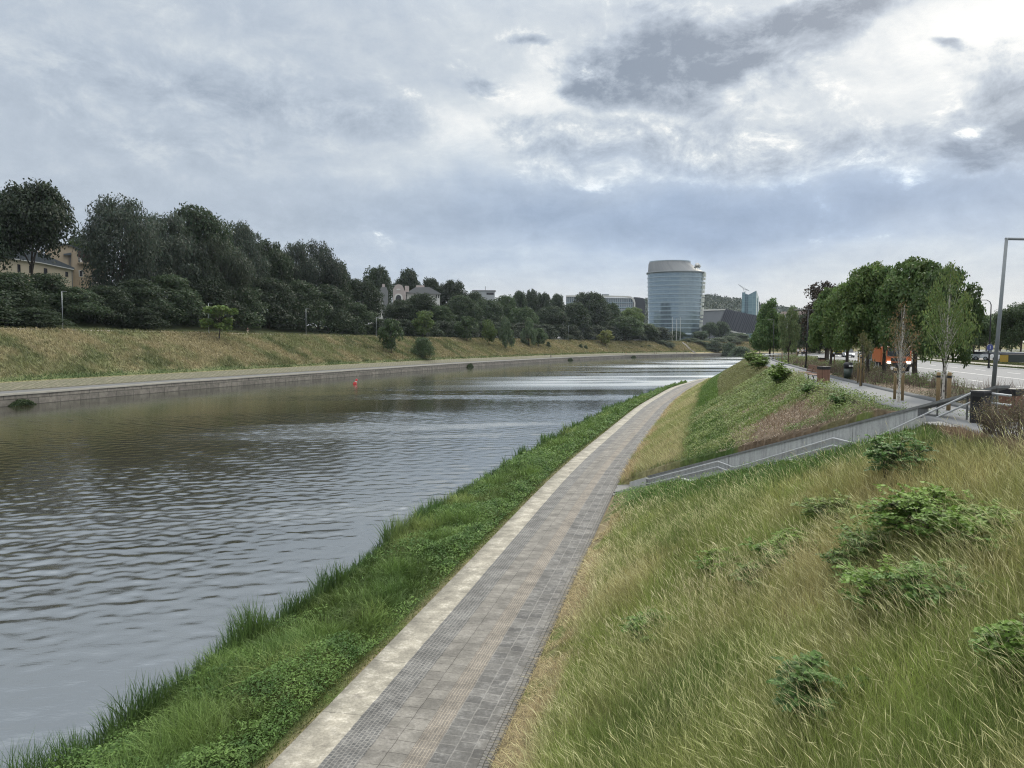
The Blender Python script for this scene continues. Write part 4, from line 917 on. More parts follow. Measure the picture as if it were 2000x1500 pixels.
def ground_cover():
    r = np.random.default_rng(81); parts = []
    # low leafy cover on the slope beyond the stair and along its near side
    n = 90000; S = r.uniform(20, 75, n); d = r.uniform(8.6, 16.3, n); x, y = P.at(S, d); z = near_z(S, d); tm, w = stair_tw(x, y)
    m = mulch_m(S, d, x, y); edge = sstep(14.2, 15.6, d)
    k = off_stair(x, y) & ((w < -.3) | (tm > SLEN)) & inview(x, y, z) & (m - .30 * edge - .12 * sstep(-3.2, -1.2, w) - .1 * sstep(20, 24, tm) < .515 + r.normal(0, .05, n)) & (vnoise(x, y, .8, 85) > .32) & (y > 19); k &= ~((tm > SLEN - .5) & (w > -.4))
    S, d, x, y, z, edge = [a[k] for a in (S, d, x, y, z, edge)]; n = len(x); cl = vnoise(x, y, .9, 86)
    z = z + r.random(n) * (.12 + .38 * cl + .25 * edge * vnoise(x, y, .7, 87)); D = dist(x, y, z)
    c = mixc((.085, .145, .036), (.20, .245, .07), cl) * r.normal(1, .2, (n, 1)); c = mixc(c, (.30, .28, .13), sstep(.55, .7, fbm(x, y, 5, 88, 3)) * .5)
    L = np.maximum(.06, D * .0022) * r.uniform(.6, 1.3, n)
    parts.append((leaf_quads(np.stack([x, y, z], 1), unit(r.normal(0, .5, (n, 3)) + (0, -.3, 1)), r.normal(size=(n, 3)), L, L * .6), quad_faces(n), np.repeat(c, 4, 0)))
    n = 70000; S = r.uniform(18, 48, n); d = r.uniform(4.8, 16, n); x, y = P.at(S, d); z = terr(S, d, x, y); tm, w = stair_tw(x, y)
    k = (tm > -3) & (tm < SLEN - 2) & (w > SW + .25) & (w < 4.3 + r.normal(0, .6, n)) & inview(x, y, z); x, y, z = x[k], y[k], z[k]; n = len(x); cl = vnoise(x, y, .8, 96)
    z = z + r.random(n) * (.1 + .3 * cl); c = mixc((.065, .145, .032), (.14, .235, .05), cl) * r.normal(1, .2, (n, 1)); L = np.maximum(.05, dist(x, y, z) * .0018) * r.uniform(.6, 1.3, n)
    parts.append((leaf_quads(np.stack([x, y, z], 1), unit(r.normal(0, .5, (n, 3)) + (0, -.3, 1)), r.normal(size=(n, 3)), L, L * .55), quad_faces(n), np.repeat(c, 4, 0)))
    n = 9000; tm = r.uniform(-1, SLEN - .5, n); w = -r.uniform(.49, 1.25, n); x = SB[0] + SD[0] * tm + SN[0] * w; y = SB[1] + SD[1] * tm + SN[1] * w; S, d = P.inv(x, y); cl = vnoise(x, y, .7, 97); k = (vnoise(x, y, 1.6, 98) > .3) & (d > 5.2); x, y, S, d, cl = [a[k] for a in (x, y, S, d, cl)]; n = len(x); z = near_z(S, d) + r.random(n) * (.08 + .22 * cl)
    c = mixc((.075, .13, .034), (.17, .215, .065), cl) * r.normal(1, .2, (n, 1)); L = np.maximum(.05, dist(x, y, z) * .0018) * r.uniform(.6, 1.3, n)
    parts.append((leaf_quads(np.stack([x, y, z], 1), unit(r.normal(0, .5, (n, 3)) + (0, -.3, 1)), r.normal(size=(n, 3)), L, L * .55), quad_faces(n), np.repeat(c, 4, 0)))
    stuff('ground_cover', 'low leafy green ground cover on the bank around the stair', parts)
    n = 30000; S = r.uniform(20, 62, n); d = r.uniform(10.3, 15.6, n); x, y = P.at(S, d); z = near_z(S, d); tm, w = stair_tw(x, y)
    k = (w < -.3) & (tm < SLEN) & (mulch_m(S, d, x, y) > .45) & inview(x, y, z); x, y, z = x[k], y[k], z[k]
    S2 = r.uniform(18, 70, 16000); d2 = r.uniform(19.2, 21.5, 16000); x2, y2 = P.at(S2, d2); x = np.concatenate([x, x2]); y = np.concatenate([y, y2]); z = np.concatenate([z, 7.62 + 0 * x2]); n = len(x)
    c = mixc((.24, .175, .12), (.52, .43, .33), r.random(n) ** 1.5) * r.normal(1, .15, (n, 1)); L = np.maximum(.05, dist(x, y, z) * .0014) * r.uniform(.6, 1.6, n)
    stuff('bark_mulch', 'pale brown bark chips strewn on the slope and planting bed', [(leaf_quads(np.stack([x, y, z + .03], 1), unit(r.normal(0, .45, (n, 3)) + (0, -.2, 1)), r.normal(size=(n, 3)), L, L * .5), quad_faces(n), np.repeat(c, 4, 0))])
    # undergrowth of the planting bed beside the promenade
    parts = []; n = 42000; S = r.uniform(12, 130, n); d = r.uniform(19.4, 24.2, n); x, y = P.at(S, d); m = fbm(x, y, 4, 101, 3); k = inview(x, y, 8.3 + 0 * x) & (m > .40) & ~((S > 41) & (S < 50) & (d < 21.2)) & ~((y < 24) & (d < 20.5)); S, d, x, y, m = S[k], d[k], x[k], y[k], m[k]; n = len(x)
    h = (.25 + .6 * sstep(.4, .7, m)) * np.interp(d, [19.3, 20.5], [.5, 1]); zz = 7.6 + h * r.random(n) ** .6; D = dist(x, y, zz)
    c = mixc((.10, .12, .07), (.20, .215, .09), vnoise(x, y, 3, 103)); c = mixc(c, (.15, .23, .07), sstep(.5, .75, vnoise(x, y, 5.5, 104)) * .8); c = mixc(c, (.17, .125, .10), sstep(.55, .8, vnoise(x, y, 4.1, 105)) * .55) * r.normal(1, .22, (n, 1))
    L = np.maximum(.05, D * .0017) * r.uniform(.6, 1.3, n)
    parts.append((leaf_quads(np.stack([x, y, zz], 1), unit(r.normal(0, .8, (n, 3)) + (0, -.2, .6)), r.normal(size=(n, 3)), L, L * .5), quad_faces(n), np.repeat(c, 4, 0)))
    n = 9000; S = r.uniform(12, 100, n); d = r.uniform(19.5, 24.2, n); x, y = P.at(S, d); k = inview(x, y, 8.3 + 0 * x) & (fbm(x, y, 4, 101, 3) > .38) & ~((S > 41) & (S < 50) & (d < 21.2)) & ~((y < 24) & (d < 20.5)); x, y = x[k], y[k]; n = len(x)
    z = np.full(n, 7.6); c = np.tile(np.array((.12, .09, .07)), (n, 1)) * r.normal(1, .2, (n, 1))
    parts.append(blades(np.stack([x, y, z], 1), r.uniform(.35, .95, n), np.maximum(.008, dist(x, y, z) * .0005), r.normal(0, .22, (n, 2)), c, c * 1.5))
    stuff('bed_undergrowth', 'low twiggy undergrowth in the bed between promenade and road', parts)
    # grass by the roadside and under the lindens
    n = 26000; S = r.uniform(10, 160, n); d = r.uniform(41.4, 53, n); x, y = P.at(S, d); k = inview(x, y, 7.6 + 0 * x) & ~((d > 44.5) & (d < 47.3)); x, y = x[k], y[k]; n = len(x); z = np.full(n, 7.45)
    c = mixc((.06, .085, .03), (.13, .13, .05), vnoise(x, y, 3, 111)) * r.normal(1, .2, (n, 1))
    stuff('verge_grass', 'short grass of the verge under the lindens beyond the road', [blades(np.stack([x, y, z], 1), r.uniform(.1, .25, n), np.maximum(.02, dist(x, y, z) * .0009), r.normal(0, .4, (n, 2)), c * .7, c * 1.1)])
ground_cover()

def far_grass():
    r = np.random.default_rng(121); n = 230000; S = 60 + 820 * r.random(n) ** 1.5; e = r.uniform(9.2, 28.6, n) + (r.random(n) < .12) * r.uniform(0, 7, n)
    e = np.where((e > 28.4) & (e < 31), 31.2 + r.random(n) * 3, e); x, y = Q.at(S, -e); z = far_z(S, e); k = inview(x, y, z + .3); S, e, x, y, z = [a[k] for a in (S, e, x, y, z)]; n = len(x)
    z = z + np.where((e > 10) & (e < 27), (fbm(x, y, 9, 4, 3) - .5) * .8, 0)
    c = far_zone(S, np.minimum(e, 31.5), x, y) * r.normal(1, .2, (n, 1)); D = dist(x, y, z); dk = e > 31
    c = np.where(dk[:, None], np.array((.11, .125, .05)) * r.normal(1, .2, (n, 1)), c)
    h = r.uniform(.35, .9, n) * (.7 + .6 * fbm(x, y, 5, 131, 3)) * np.where(e < 10.5, .6, 1); lean = np.stack([-.5 + r.normal(0, .35, n), r.normal(0, .35, n)], 1)
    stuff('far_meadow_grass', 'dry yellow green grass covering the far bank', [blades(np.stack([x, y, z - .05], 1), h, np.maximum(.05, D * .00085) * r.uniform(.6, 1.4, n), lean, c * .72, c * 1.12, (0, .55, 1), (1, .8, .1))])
    # weeds at the foot of the quay
    lf = []
    for px, wpx, hh in ((28, 60, 1.0), (915, 30, 1.6), (1112, 26, 1.5), (1236, 24, 1.5)):
        n = 1500; y0 = far_loc(px, .1); S0 = Q.inv([y0[0]], [y0[1]])[0][0]; sp = wpx / F * y0[1] * .9; S = S0 + r.uniform(-.5, .5, n) * sp; e = r.uniform(-1.0, -.1, n); x, y = Q.at(S, -e)
        z = r.random(n) * hh * (1 - (2 * np.abs(S - S0) / sp) ** 2) * .9 + .02; c = mixc((.035, .06, .025), (.07, .10, .04), r.random(n)); L = np.full(n, .35)
        lf.append((leaf_quads(np.stack([x, y, z], 1), unit(r.normal(size=(n, 3))), r.normal(size=(n, 3)) + (0, 0, 1), L, L * .4), quad_faces(n), np.repeat(c, 4, 0)))
    stuff('quay_weeds', 'green weeds growing in the water at the foot of the quay', lf)
far_grass()

# ---------------------------------------------------------------- shrubs standing in the near meadow
def dry_shrub(px, py, wid, hei, label, seed):
    b = at(px, py, 7.62); r = np.random.default_rng(seed); root = thing('dry_shrub', label, 'shrub', tuple(b)); mb = MB(); pts = []
    for k in range(46):
        a = r.random() * 2 * PI; q = math.sqrt(r.random()); e = np.array((math.cos(a) * q * wid / 2, math.sin(a) * q * wid / 2, hei * r.uniform(.55, 1.1))); s0 = e * (.3, .3, 0); m = e * (.55, .55, .5) + r.normal(0, .04, 3)
        mb.tube([s0, m, e], [.009, .007, .003], 4)
        for j in range(3): f = r.uniform(.4, .95); c = s0 + (e - s0) * f; t = c + np.array((r.normal(0, .12), r.normal(0, .12), r.uniform(.08, .25))); mb.tube([c, t], [.004, .002], 3); pts += [c, t]
    mb.build('twigs', plain('dry twigs %d' % seed, (.11, .085, .065), .9), root)
    p = np.repeat(np.array(pts), 3, 0) + r.normal(0, .03, (len(pts) * 3, 3)); n = len(p); c = mixc((.12, .13, .06), (.20, .15, .10), r.random(n)) * r.normal(1, .2, (n, 1))
    link('foliage', np_mesh('dry_leaves', leaf_quads(p, unit(r.normal(size=(n, 3))), r.normal(size=(n, 3)), .05 * r.uniform(.6, 1.4, n), .03), quad_faces(n), np.repeat(c, 4, 0)), root, [M_grass])
for i, (px, py, w, h, lab) in enumerate(((1995, 872, 1.3, 1.1, 'dry twiggy shrub cut by the right photo edge above the meadow'), (1962, 862, 1.1, .95, 'dry twiggy shrub in front of the brown bin at the stair top'), (1930, 852, .9, .75, 'low dry twiggy shrub in front of the black bin at the stair top'), (2030, 855, 1.6, 1.2, 'dry twiggy shrub just beyond the right photo edge'))): dry_shrub(px, py, w, h, lab, 60 + i)

def meadow_shrub(px, py, wid, hei, n, label, L=.09, tint=(.15, .255, .048), seed=1, stems=16, name='meadow_shrub'):
    v = ray(px, py); ts = np.linspace(5, 260, 9000); pts = np.array([(v * t)[:] for t in ts]) + (0, 0, CH); S, d = P.inv(pts[:, 0], pts[:, 1]); i = np.argmax(pts[:, 2] < terr(S, d, pts[:, 0], pts[:, 1]))
    b = pts[i]; r = np.random.default_rng(seed); n = int(n * 1.5); hei = hei + (.06 if py > 860 else 0); tint = tuple(.88 * c for c in tint); root = thing(name, label, 'shrub', tuple(b - (0, 0, .05)), 0)
    mb = MB(); P_, N_, T_ = [], [], []; per = n // (stems * 12)
    for k in range(stems):
        a = r.random() * 2 * PI; q = math.sqrt(r.random()); ex = np.array((math.cos(a) * q * wid / 2, math.sin(a) * q * wid / 2, hei * (1 - .45 * q * q) * r.uniform(.75, 1.1)))
        st = ex * np.array((.35, .35, 0)); md = st * .4 + ex * np.array((.45, .45, .75)); sub = MB()
        mb.tube([st, md, ex], [.012, .009, .004], 5)
        for j in range(12):                                            # leafy side shoots with paired leaves
            f = .3 + .7 * r.random(); c = (1 - f) ** 2 * st + 2 * f * (1 - f) * md + f * f * ex; dr = unit(np.array((r.normal(), r.normal(), .25)) + (ex - st) * .3 / max(hei, .3)); ln = r.uniform(.16, .34) * (.6 + wid * .3)
            g = np.linspace(.15, 1, max(per, 3)); q_ = c + dr * (g * ln)[:, None] - np.array((0, 0, 1)) * (g ** 2 * ln * .35)[:, None]
            side = np.cross(dr, (0, 0, 1)); side = side / max(1e-6, np.linalg.norm(side)); sg = np.where(np.arange(len(g)) % 2 == 0, 1, -1)[:, None]
            P_.append(q_ + side * sg * L * .4); N_.append(unit(np.array((0, -.1, 1)) + r.normal(0, .35, (len(g), 3)))); T_.append(side * sg + dr * .5 - np.array((0, 0, .25)))
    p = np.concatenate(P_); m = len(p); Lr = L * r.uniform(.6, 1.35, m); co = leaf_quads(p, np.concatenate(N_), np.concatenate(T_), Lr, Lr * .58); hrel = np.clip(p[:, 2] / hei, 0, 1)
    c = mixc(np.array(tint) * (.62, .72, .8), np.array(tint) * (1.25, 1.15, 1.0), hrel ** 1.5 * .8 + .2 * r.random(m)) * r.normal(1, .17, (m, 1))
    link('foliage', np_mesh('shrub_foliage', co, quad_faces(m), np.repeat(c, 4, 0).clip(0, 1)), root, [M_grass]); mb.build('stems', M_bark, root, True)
ms = meadow_shrub
ms(1830, 1050, 2.9, .85, 5200, 'largest bright green shrub spreading across the upper meadow below the stair top', seed=1, stems=40)
ms(1745, 940, 2.5, 1.2, 3600, 'dark green shrub at the edge of the meadow nearest the handrails', seed=2, tint=(.095, .19, .05), stems=22)
ms(1535, 1100, 1.9, .8, 2200, 'bright green shrub left of the largest shrub in the meadow', seed=3, stems=18)
ms(1400, 1135, 1.6, .8, 1900, 'bright green shrub nearest the paved path in the meadow', seed=4, stems=18)
ms(1265, 1260, 1.6, .75, 1700, 'dull green shrub sunk in the grass close to the hay strip', seed=5, tint=(.12, .21, .05), stems=15)
ms(1760, 1190, 2.4, .7, 2600, 'low green shrub in front of the largest shrub', seed=6, stems=24)
ms(1580, 1400, 1.4, .9, 1600, 'dark green shrub near the bottom of the meadow', seed=7, tint=(.095, .18, .048), L=.085, stems=15)
ms(1992, 1330, .95, .9, 1200, 'bright green shrub cut by the right edge of the photo', seed=8, stems=15, L=.085)
ms(1640, 1030, 1.9, .8, 1700, 'yellowish green shrub between the dark shrub and the small bright shrub', seed=9, tint=(.18, .25, .07), stems=14)
ms(1905, 1075, 2.2, .8, 3000, 'bright green shrub merging into the right side of the largest shrub', seed=10, stems=28)
ms(1720, 1085, 1.8, .62, 1700, 'thin green shrub merging into the left side of the largest shrub', seed=11, tint=(.13, .22, .05), stems=22)
ms(1850, 1170, 2.0, .6, 1700, 'low green shrub below the largest shrub, half drowned in grass', seed=12, tint=(.12, .22, .05), stems=22)
ms(1480, 1150, 1.2, .6, 900, 'thin pale green weed between the two small bright shrubs', seed=13, tint=(.14, .22, .06), stems=14)
ms(1670, 1120, 1.2, .6, 900, 'thin green weed left of the low green shrub in the meadow', seed=14, tint=(.12, .2, .05), stems=14)
for i, (px, py, w, h, lab) in enumerate(((1525, 752, 1.6, 1.5, 'bright green hedge bush beside the pale promenade opposite the benches'), (1484, 724, 2.4, 1.7, 'bright green hedge along the promenade edge behind the hedge bush'), (1470, 712, 2.8, 1.8, 'far end of the bright green hedge at the crest of the bank'), (1578, 772, 1.0, .7, 'small leafy plant on the crest in front of the benches'), (1640, 790, 1.0, .6, 'small leafy plant on the crest left of the bare birch'))):
    p = at(px, py, 7.6); ms(px, py, w, h, 2600 if i < 3 else 700, lab, seed=30 + i, L=.16 if i < 3 else .11, tint=(.17, .27, .055) if i < 3 else (.10, .19, .05), stems=26 if i < 3 else 12, name='hedge_bush' if i < 3 else 'crest_plant')
# ---------------------------------------------------------------- concrete stairway
def concrete(name, col, streak=.35):
    m, t, b = material(name); g = t.new('ShaderNodeTexCoord').outputs['Object']
    mp = t.new('ShaderNodeMapping'); mp.inputs['Scale'].default_value = (3, 3, .35); t.l.new(g, mp.inputs[0])
    n = t.noise(mp.outputs[0], 2.2, 7, .65).outputs[0]; n2 = t.noise(g, 14, 6, .7).outputs[0]
    c = t.mix(t.ss(n, .35, .72), col, tuple(x * (1 - streak) for x in col)); c = t.mix(1.0, c, t.ss(n2, .2, .8, .85, 1.15), 'MULTIPLY')
    t.l.new(c, b.inputs['Base Color']); b.inputs['Roughness'].default_value = .85
    bp = t.new('ShaderNodeBump'); bp.inputs['Strength'].default_value = .25; bp.inputs['Distance'].default_value = .01; t.l.new(n2, bp.inputs['Height']); t.l.new(bp.outputs[0], b.inputs['Normal'])
    return m
M_conc = concrete('cast concrete', (.40, .41, .40)); M_cop = concrete('dark coping', (.17, .175, .17), .25)
def stairway():
    root = thing('concrete_stairway', 'long concrete stairway with side wall climbing the grass bank to the promenade', 'stairway', (SB[0], SB[1], 1.0)); o0 = np.array((SB[0], SB[1], 1.0))
    def pt_(t, w, z): q = SB + SD * t + SN * w; return Vector((q[0], q[1], z)) - Vector(o0)
    rz = math.atan2(SD[1], SD[0]); L = SLEN
    mb = MB(); z = 1.0
    for a, b_ in ((.012, .355), (.42, .7236), (.785, 1.0)):
        z0, z1 = float(stair_z(a * L)), float(stair_z(b_ * L)); n = round((z1 - z0) / .15); run = (b_ - a) * L / n
        for i in range(n): zt = z0 + (z1 - z0) * (i + 1) / n; mb.box(pt_(a * L + run * (i + .5) + .02, SW / 2 + .012, zt - .3), (run + .04, SW - .03, .6), rz)
    for a, b_ in ((.355, .42), (.7236, .785), (1.0, 1.04)): zt = float(stair_z(a * L)); mb.box(pt_((a + b_) / 2 * L, SW / 2 + .012, zt - .304), ((b_ - a) * L, SW - .03, .6), rz)
    mb.box(pt_(.1, SW / 2, .80), (.3, SW, .40), rz)
    mb.build('steps', concrete('step concrete', (.22, .222, .218), .2), root)
    co = []
    for tm_ in np.linspace(-2.7, .3, 12):
        for w_ in np.linspace(-.05, SW + .5, 8):
            q = SB + SD * tm_ + SN * w_; s_, d_ = P.inv([q[0]], [q[1]]); x_, y_ = P.at(s_, np.maximum(d_, 4.61)); co.append((x_[0] - o0[0], y_[0] - o0[1], .006))
    link('landing', np_mesh('stair_landing', np.array(co), np.array([(i * 8 + j, i * 8 + j + 1, i * 8 + j + 9, i * 8 + j + 8) for i in range(11) for j in range(7)])), root, [concrete('landing slabs', (.19, .19, .18), .35)])
    ztop = lambda q: 1.93 + 6.6 * q
    def slab(q0, q1, w0, w1, zb0, zb1, zt0, zt1):
        a, b_, c, d = [pt_(q * L, w, z_) for q, w, z_ in ((q0, w0, zb0), (q1, w0, zb1), (q1, w0, zt1), (q0, w0, zt0))]; e, f, g, h = [pt_(q * L, w, z_) for q, w, z_ in ((q0, w1, zb0), (q1, w1, zb1), (q1, w1, zt1), (q0, w1, zt0))]
        return [a, b_, c, d, e, f, g, h], [(0, 1, 2, 3), (7, 6, 5, 4), (4, 5, 1, 0), (5, 6, 2, 1), (6, 7, 3, 2), (7, 4, 0, 3)]
    wl = MB(); cuts = [0, .18, .39, .585, .765, .90]
    for q0, q1 in zip(cuts[:-1], cuts[1:]):
        wl.add(*slab(q0 + .0006, q1 - .0006, -.44, 0, float(stair_z(q0 * L)) - .8, float(stair_z(q1 * L)) - .8, ztop(q0), ztop(q1)))
    W = wl.build('side_wall', M_conc, root)
    cp = MB(); cp.add(*slab(0, 1.03, -.47, .04, ztop(0) + .002, ztop(1.03) + .002, ztop(0) + .09, ztop(1.03) + .09)); cp.build('coping', M_cop, W)
    for q in (.93, .98, 1.025): ps = MB(); ps.tube([pt_(q * L, -.11, float(stair_z(q * L)) - .1), pt_(q * L, -.11, ztop(q))], .03, 8); ps.build('railing_post', M_cop, root)
    ck = MB(); ck.add(*slab(-.105, -.002, -.30, .12, .6, .6, 1.22, 1.93)); ck.build('end_block', concrete('pale concrete', (.42, .425, .41), .2), root, bevel=.015)
    kb = MB(); c2 = [0, .355, .42, .7236, .785, 1.0]
    for q0, q1 in zip(c2[:-1], c2[1:]): kb.add(*slab(q0 + .0003, q1, SW, SW + .2, float(stair_z(q0 * L)) - .6, float(stair_z(q1 * L)) - .6, float(stair_z(q0 * L)) + .17, float(stair_z(q1 * L)) + .17))
    kb.build('kerb', concrete('kerb concrete', (.40, .40, .385), .2), root)
    for i, (a, b_, ce) in enumerate(((.014, .355, .405), (.425, .7236, .77), (.79, 1.0, 1.05))):
        for up in (.86, .58):
            za, zb = float(stair_z(a * L)), float(stair_z(b_ * L)); h = MB()
            h.tube([pt_(a * L - .45, .09, za + up - .03), pt_(a * L, .09, za + up), pt_(b_ * L, .09, zb + up + .08), pt_(ce * L, .09, zb + up + .03), pt_(ce * L, .01, zb + up + .03)], .034, 8)
            hr = h.build('handrail', M_steel, root, True); br = MB()
            for k in range(6):
                f = (k + .5) / 6; q = a + (b_ - a) * f; zz = za + (zb - za) * f + up + .08 * f
                br.tube([pt_(q * L, .0, zz - .07), pt_(q * L, .08, zz - .07), pt_(q * L, .09, zz - .028)], .009, 5)
            br.build('bracket', M_steel, hr)
stairway()

# ---------------------------------------------------------------- benches, bins, lamps, stakes
M_bin = plain('bin slats', (.20, .105, .07), .65, var=.35, scale=8); M_glow = plain('lamp glass', (.6, .6, .6), .2)
def bench(p, rz, label):
    o = thing('park_bench', label, 'bench', p, rz, 'row of wooden benches on the promenade')
    m = MB(); [m.box((0, -.26 + .115 * i, .45), (1.25, .10, .035)) for i in range(5)]; m.build('seat', M_slat, o, bevel=.006)
    m = MB()
    for i in range(4): m.box((0, .30 + .035 * i, .56 + .115 * i), (1.25, .028, .10))
    m.build('backrest', M_slat, o, bevel=.006)
    for sx in (-.55, .55):
        m = MB(); m.tube([(sx, -.27, 0), (sx, -.27, .43), (sx, .25, .42)], .022, 6); m.build('leg', M_black, o)
        m = MB(); m.tube([(sx, .42, 0), (sx, .24, .42), (sx, .43, .95)], .022, 6); m.build('leg', M_black, o)
hd = P.heading(45)
for i, (px, py, lab) in enumerate(((1574, 740, 'far bench of the row of three on the promenade'), (1584, 743, 'middle bench of the row of three on the promenade'), (1594, 746, 'bench next to the brown slatted bin'))):
    p = at(px, py, 7.68); bench((p.x - .05, p.y, 7.69), -hd - R(90) + R(8) , lab)
def slat_bin(p, h, w, label, name='litter_bin', rz=0):
    o = thing(name, label, 'bin', p, rz); m = MB()
    for s in range(4):
        a = s * PI / 2
        for i in range(5):
            u = (-2 + i) * w * .19; m.box((u * math.cos(a) - w / 2 * math.sin(a), u * math.sin(a) + w / 2 * math.cos(a), h * .42), (w * .16, .025, h * .80), a)
    m.build('slats', M_bin, o); m = MB(); m.box((0, 0, h * .42), (w * .93, w * .93, h * .82)); m.build('liner', M_black, o)
    m = MB(); m.box((0, 0, h * .92), (w * 1.08, w * 1.08, h * .17)); m.box((0, 0, h * 1.012), (w * 1.12, w * 1.12, .02)); m.build('hood', M_black, o, bevel=.01)
p = at(1608, 747.5, 7.68); slat_bin((p.x, p.y, 7.68), .98, .52, 'brown slatted litter bin beside the last bench', rz=.25)
p = at(1604, 716, 7.6); slat_bin((p.x, p.y, 7.6), .95, .5, 'distant brown slatted bin between the far benches and the road')
p = at(1973, 826, 7.62); slat_bin((p.x, p.y, 7.6), 1.06, .46, 'brown slatted bin with black hood at the top of the stair', rz=.5)
def black_box():
    p = at(1914, 830, 7.62); o = thing('litter_bin', 'plain black box shaped bin behind the stair railing', 'bin', (p.x, p.y, 7.6), .45)
    m = MB(); m.box((0, 0, .5), (.40, .40, 1.0)); m.build('body', M_black, o, bevel=.015); m = MB(); m.box((0, 0, 1.03), (.42, .42, .06)); m.build('lid', plain('bin lid', (.05, .05, .055), .35), o, bevel=.01)
    m = MB(); m.box((-.20, 0, .80), (.012, .26, .16)); m.build('slot', plain('bin slot', (.002, .002, .002), .8), o)
    p = at(1656, 742, 7.6); o = thing('litter_bin', 'tall dark green street bin with a domed top behind the bed', 'bin', (p.x, p.y, 7.6), .2)
    g = plain('bin green', (.025, .04, .03), .45); r_ = lambda r, z: [(r * math.cos(a * PI / 8), r * math.sin(a * PI / 8), z) for a in range(16)]
    MB().rings([r_(.26, 0), r_(.29, .8)]).build('body', g, o, True); MB().rings([r_(.30, .80), r_(.31, 1.05), r_(.27, 1.17), r_(.1, 1.22)]).build('hood', M_black, o, True)
    m = MB()
    for s in (-.09, .09): m.box((s, -.30, .97), (.13, .03, .12))
    m.build('label_plate', plain('white mark', (.75, .75, .72), .5), o)
black_box()
def lamp(name, label, base, top_z, rad, mat, arms, lean=(0, 0), group=None, curve=False):
    """arms: list of (dx, dy, head length)"""
    o = thing(name, label, 'street lamp', base, 0, group); H = top_z - base[2]; m = MB()
    if curve: m.tube([(0, 0, 0), (0, 0, H * .5), (0, 0, H * .93), (-.15, 0, H * .975), (-.5, 0, H), (arms[0][0], arms[0][1], H - .02)], [rad, rad * .8, rad * .6, rad * .5, rad * .45, rad * .4], 8)
    else: m.tube([(0, 0, 0), (lean[0] * .5, lean[1] * .5, H * .5), (lean[0], lean[1], H)], [rad, rad * .85, rad * .7], 10)
    m.build('pole', mat, o, True); b = MB(); b.tube([(0, 0, 0), (0, 0, .35)], rad * 1.45, 10); b.build('base_sleeve', mat, o)
    for dx, dy, hl in arms:
        a = Vector((lean[0], lean[1], H - .01)); e = a + Vector((dx, dy, 0)); u = Vector((dx, dy, 0)).normalized()
        if not curve: MB().tube([a - u * rad * .6, e], rad * .62, 6).build('arm', mat, o)
        hd_ = MB().box(tuple(e + u * hl / 2 - Vector((0, 0, .03))), (hl, .22, .09), math.atan2(dy, dx)).build('lamp_head', mat, o, bevel=.02)
        MB().box(tuple(e + u * hl / 2 - Vector((0, 0, .085))), (hl * .7, .16, .016), math.atan2(dy, dx)).build('lens', M_glow, hd_)
b = at(1937, 790, 7.6); tp = atY(1966, 466, b.y)
lamp('street_lamp', 'tall grey lamp post with a long arm, standing behind the stair top', (b.x, b.y, 7.6), tp.z, .085, M_grey, [(1.9, .15, .6)], (tp.x - b.x, 0))
b = at(1573.5, 721, 7.6); tp = atY(1579, 605, b.y)
lamp('street_lamp', 'black lamp post with two arms beside the promenade benches', (b.x, b.y, 7.6), tp.z, .075, M_black, [(-.75, -.1, .75), (.75, .1, .75)], (tp.x - b.x, 0))
b = at(1510, 703, 7.6); tp = atY(1511.5, 624, b.y)
lamp('street_lamp', 'thin black lamp post in front of the conical tree', (b.x, b.y, 7.6), tp.z, .06, M_black, [(-.5, 0, .5)], (tp.x - b.x, 0))
b = at(1931, 719, 7.5); tp = atY(1938, 586, b.y)
lamp('street_lamp', 'curved black lamp post beyond the road with a blue sign on it', (b.x, b.y, 7.5), tp.z, .09, M_black, [(-1.5, 0, .6)], curve=True)
def sign():
    p = atY(1934, 679, b.y - .2); o = thing('road_sign', 'round blue road sign on the lamp post beyond the road', 'road sign', tuple(p), .1)
    c = [(.40 * math.cos(a * PI / 12), .02, .40 * math.sin(a * PI / 12)) for a in range(24)]
    MB().ext(c, (0, .02, 0)).build('back_plate', M_galv, o); c2 = [(x * .93, 0, z * .93) for x, y, z in c]; MB().ext(c2, (0, .018, 0)).build('face', plain('sign blue', (.045, .06, .22), .5), o)
    MB().box((0, -.004, .02), (.07, .006, .34)).box((0, -.004, .20), (.07, .006, .02)).build('arrow', plain('sign white', (.5, .5, .55), .5), o)
    m = MB(); m.box((0, .1, 0), (.05, .16, .06)); m.build('clamp', M_galv, o)
    p = atY(1934, 686.5, b.y - .2); o = thing('signal_box', 'dark box under the blue sign on the lamp post', 'box', tuple(p), 0); MB().box((0, .1, 0), (.38, .22, .4)).build('cabinet', M_black, o, bevel=.02); MB().box((0, -.015, 0), (.3, .01, .3)).build('door_panel', M_grey, o)
sign()
for px, top, lab, e in ((123, 569, 'grey lamp post on the upper walk at the left, before dark shrubs', 29.5), (408, 592, 'grey lamp post behind the pale open sapling', 29.5), (598, 603, 'thin grey lamp post in the middle of the left wood', 29.5), (735, 620, 'thin grey lamp post left of the first bank tree', 29.5), (834, 635, 'thin grey lamp post behind the light green young tree', 29.5), (1110, 636, 'thin grey lamp post right of the weeping birches', 29.5)):
    x, y = far_loc(px, e); z = gz(x, y); tp = atY(px - 1, top, y)
    lamp('street_lamp', lab, (x, y, z), tp.z, .095, M_galv, [(.7, -.2, .5)], group='lamp posts along the upper walk of the far bank')
M_stake = plain('pine stake', (.26, .185, .095), .8, var=.3, scale=25)
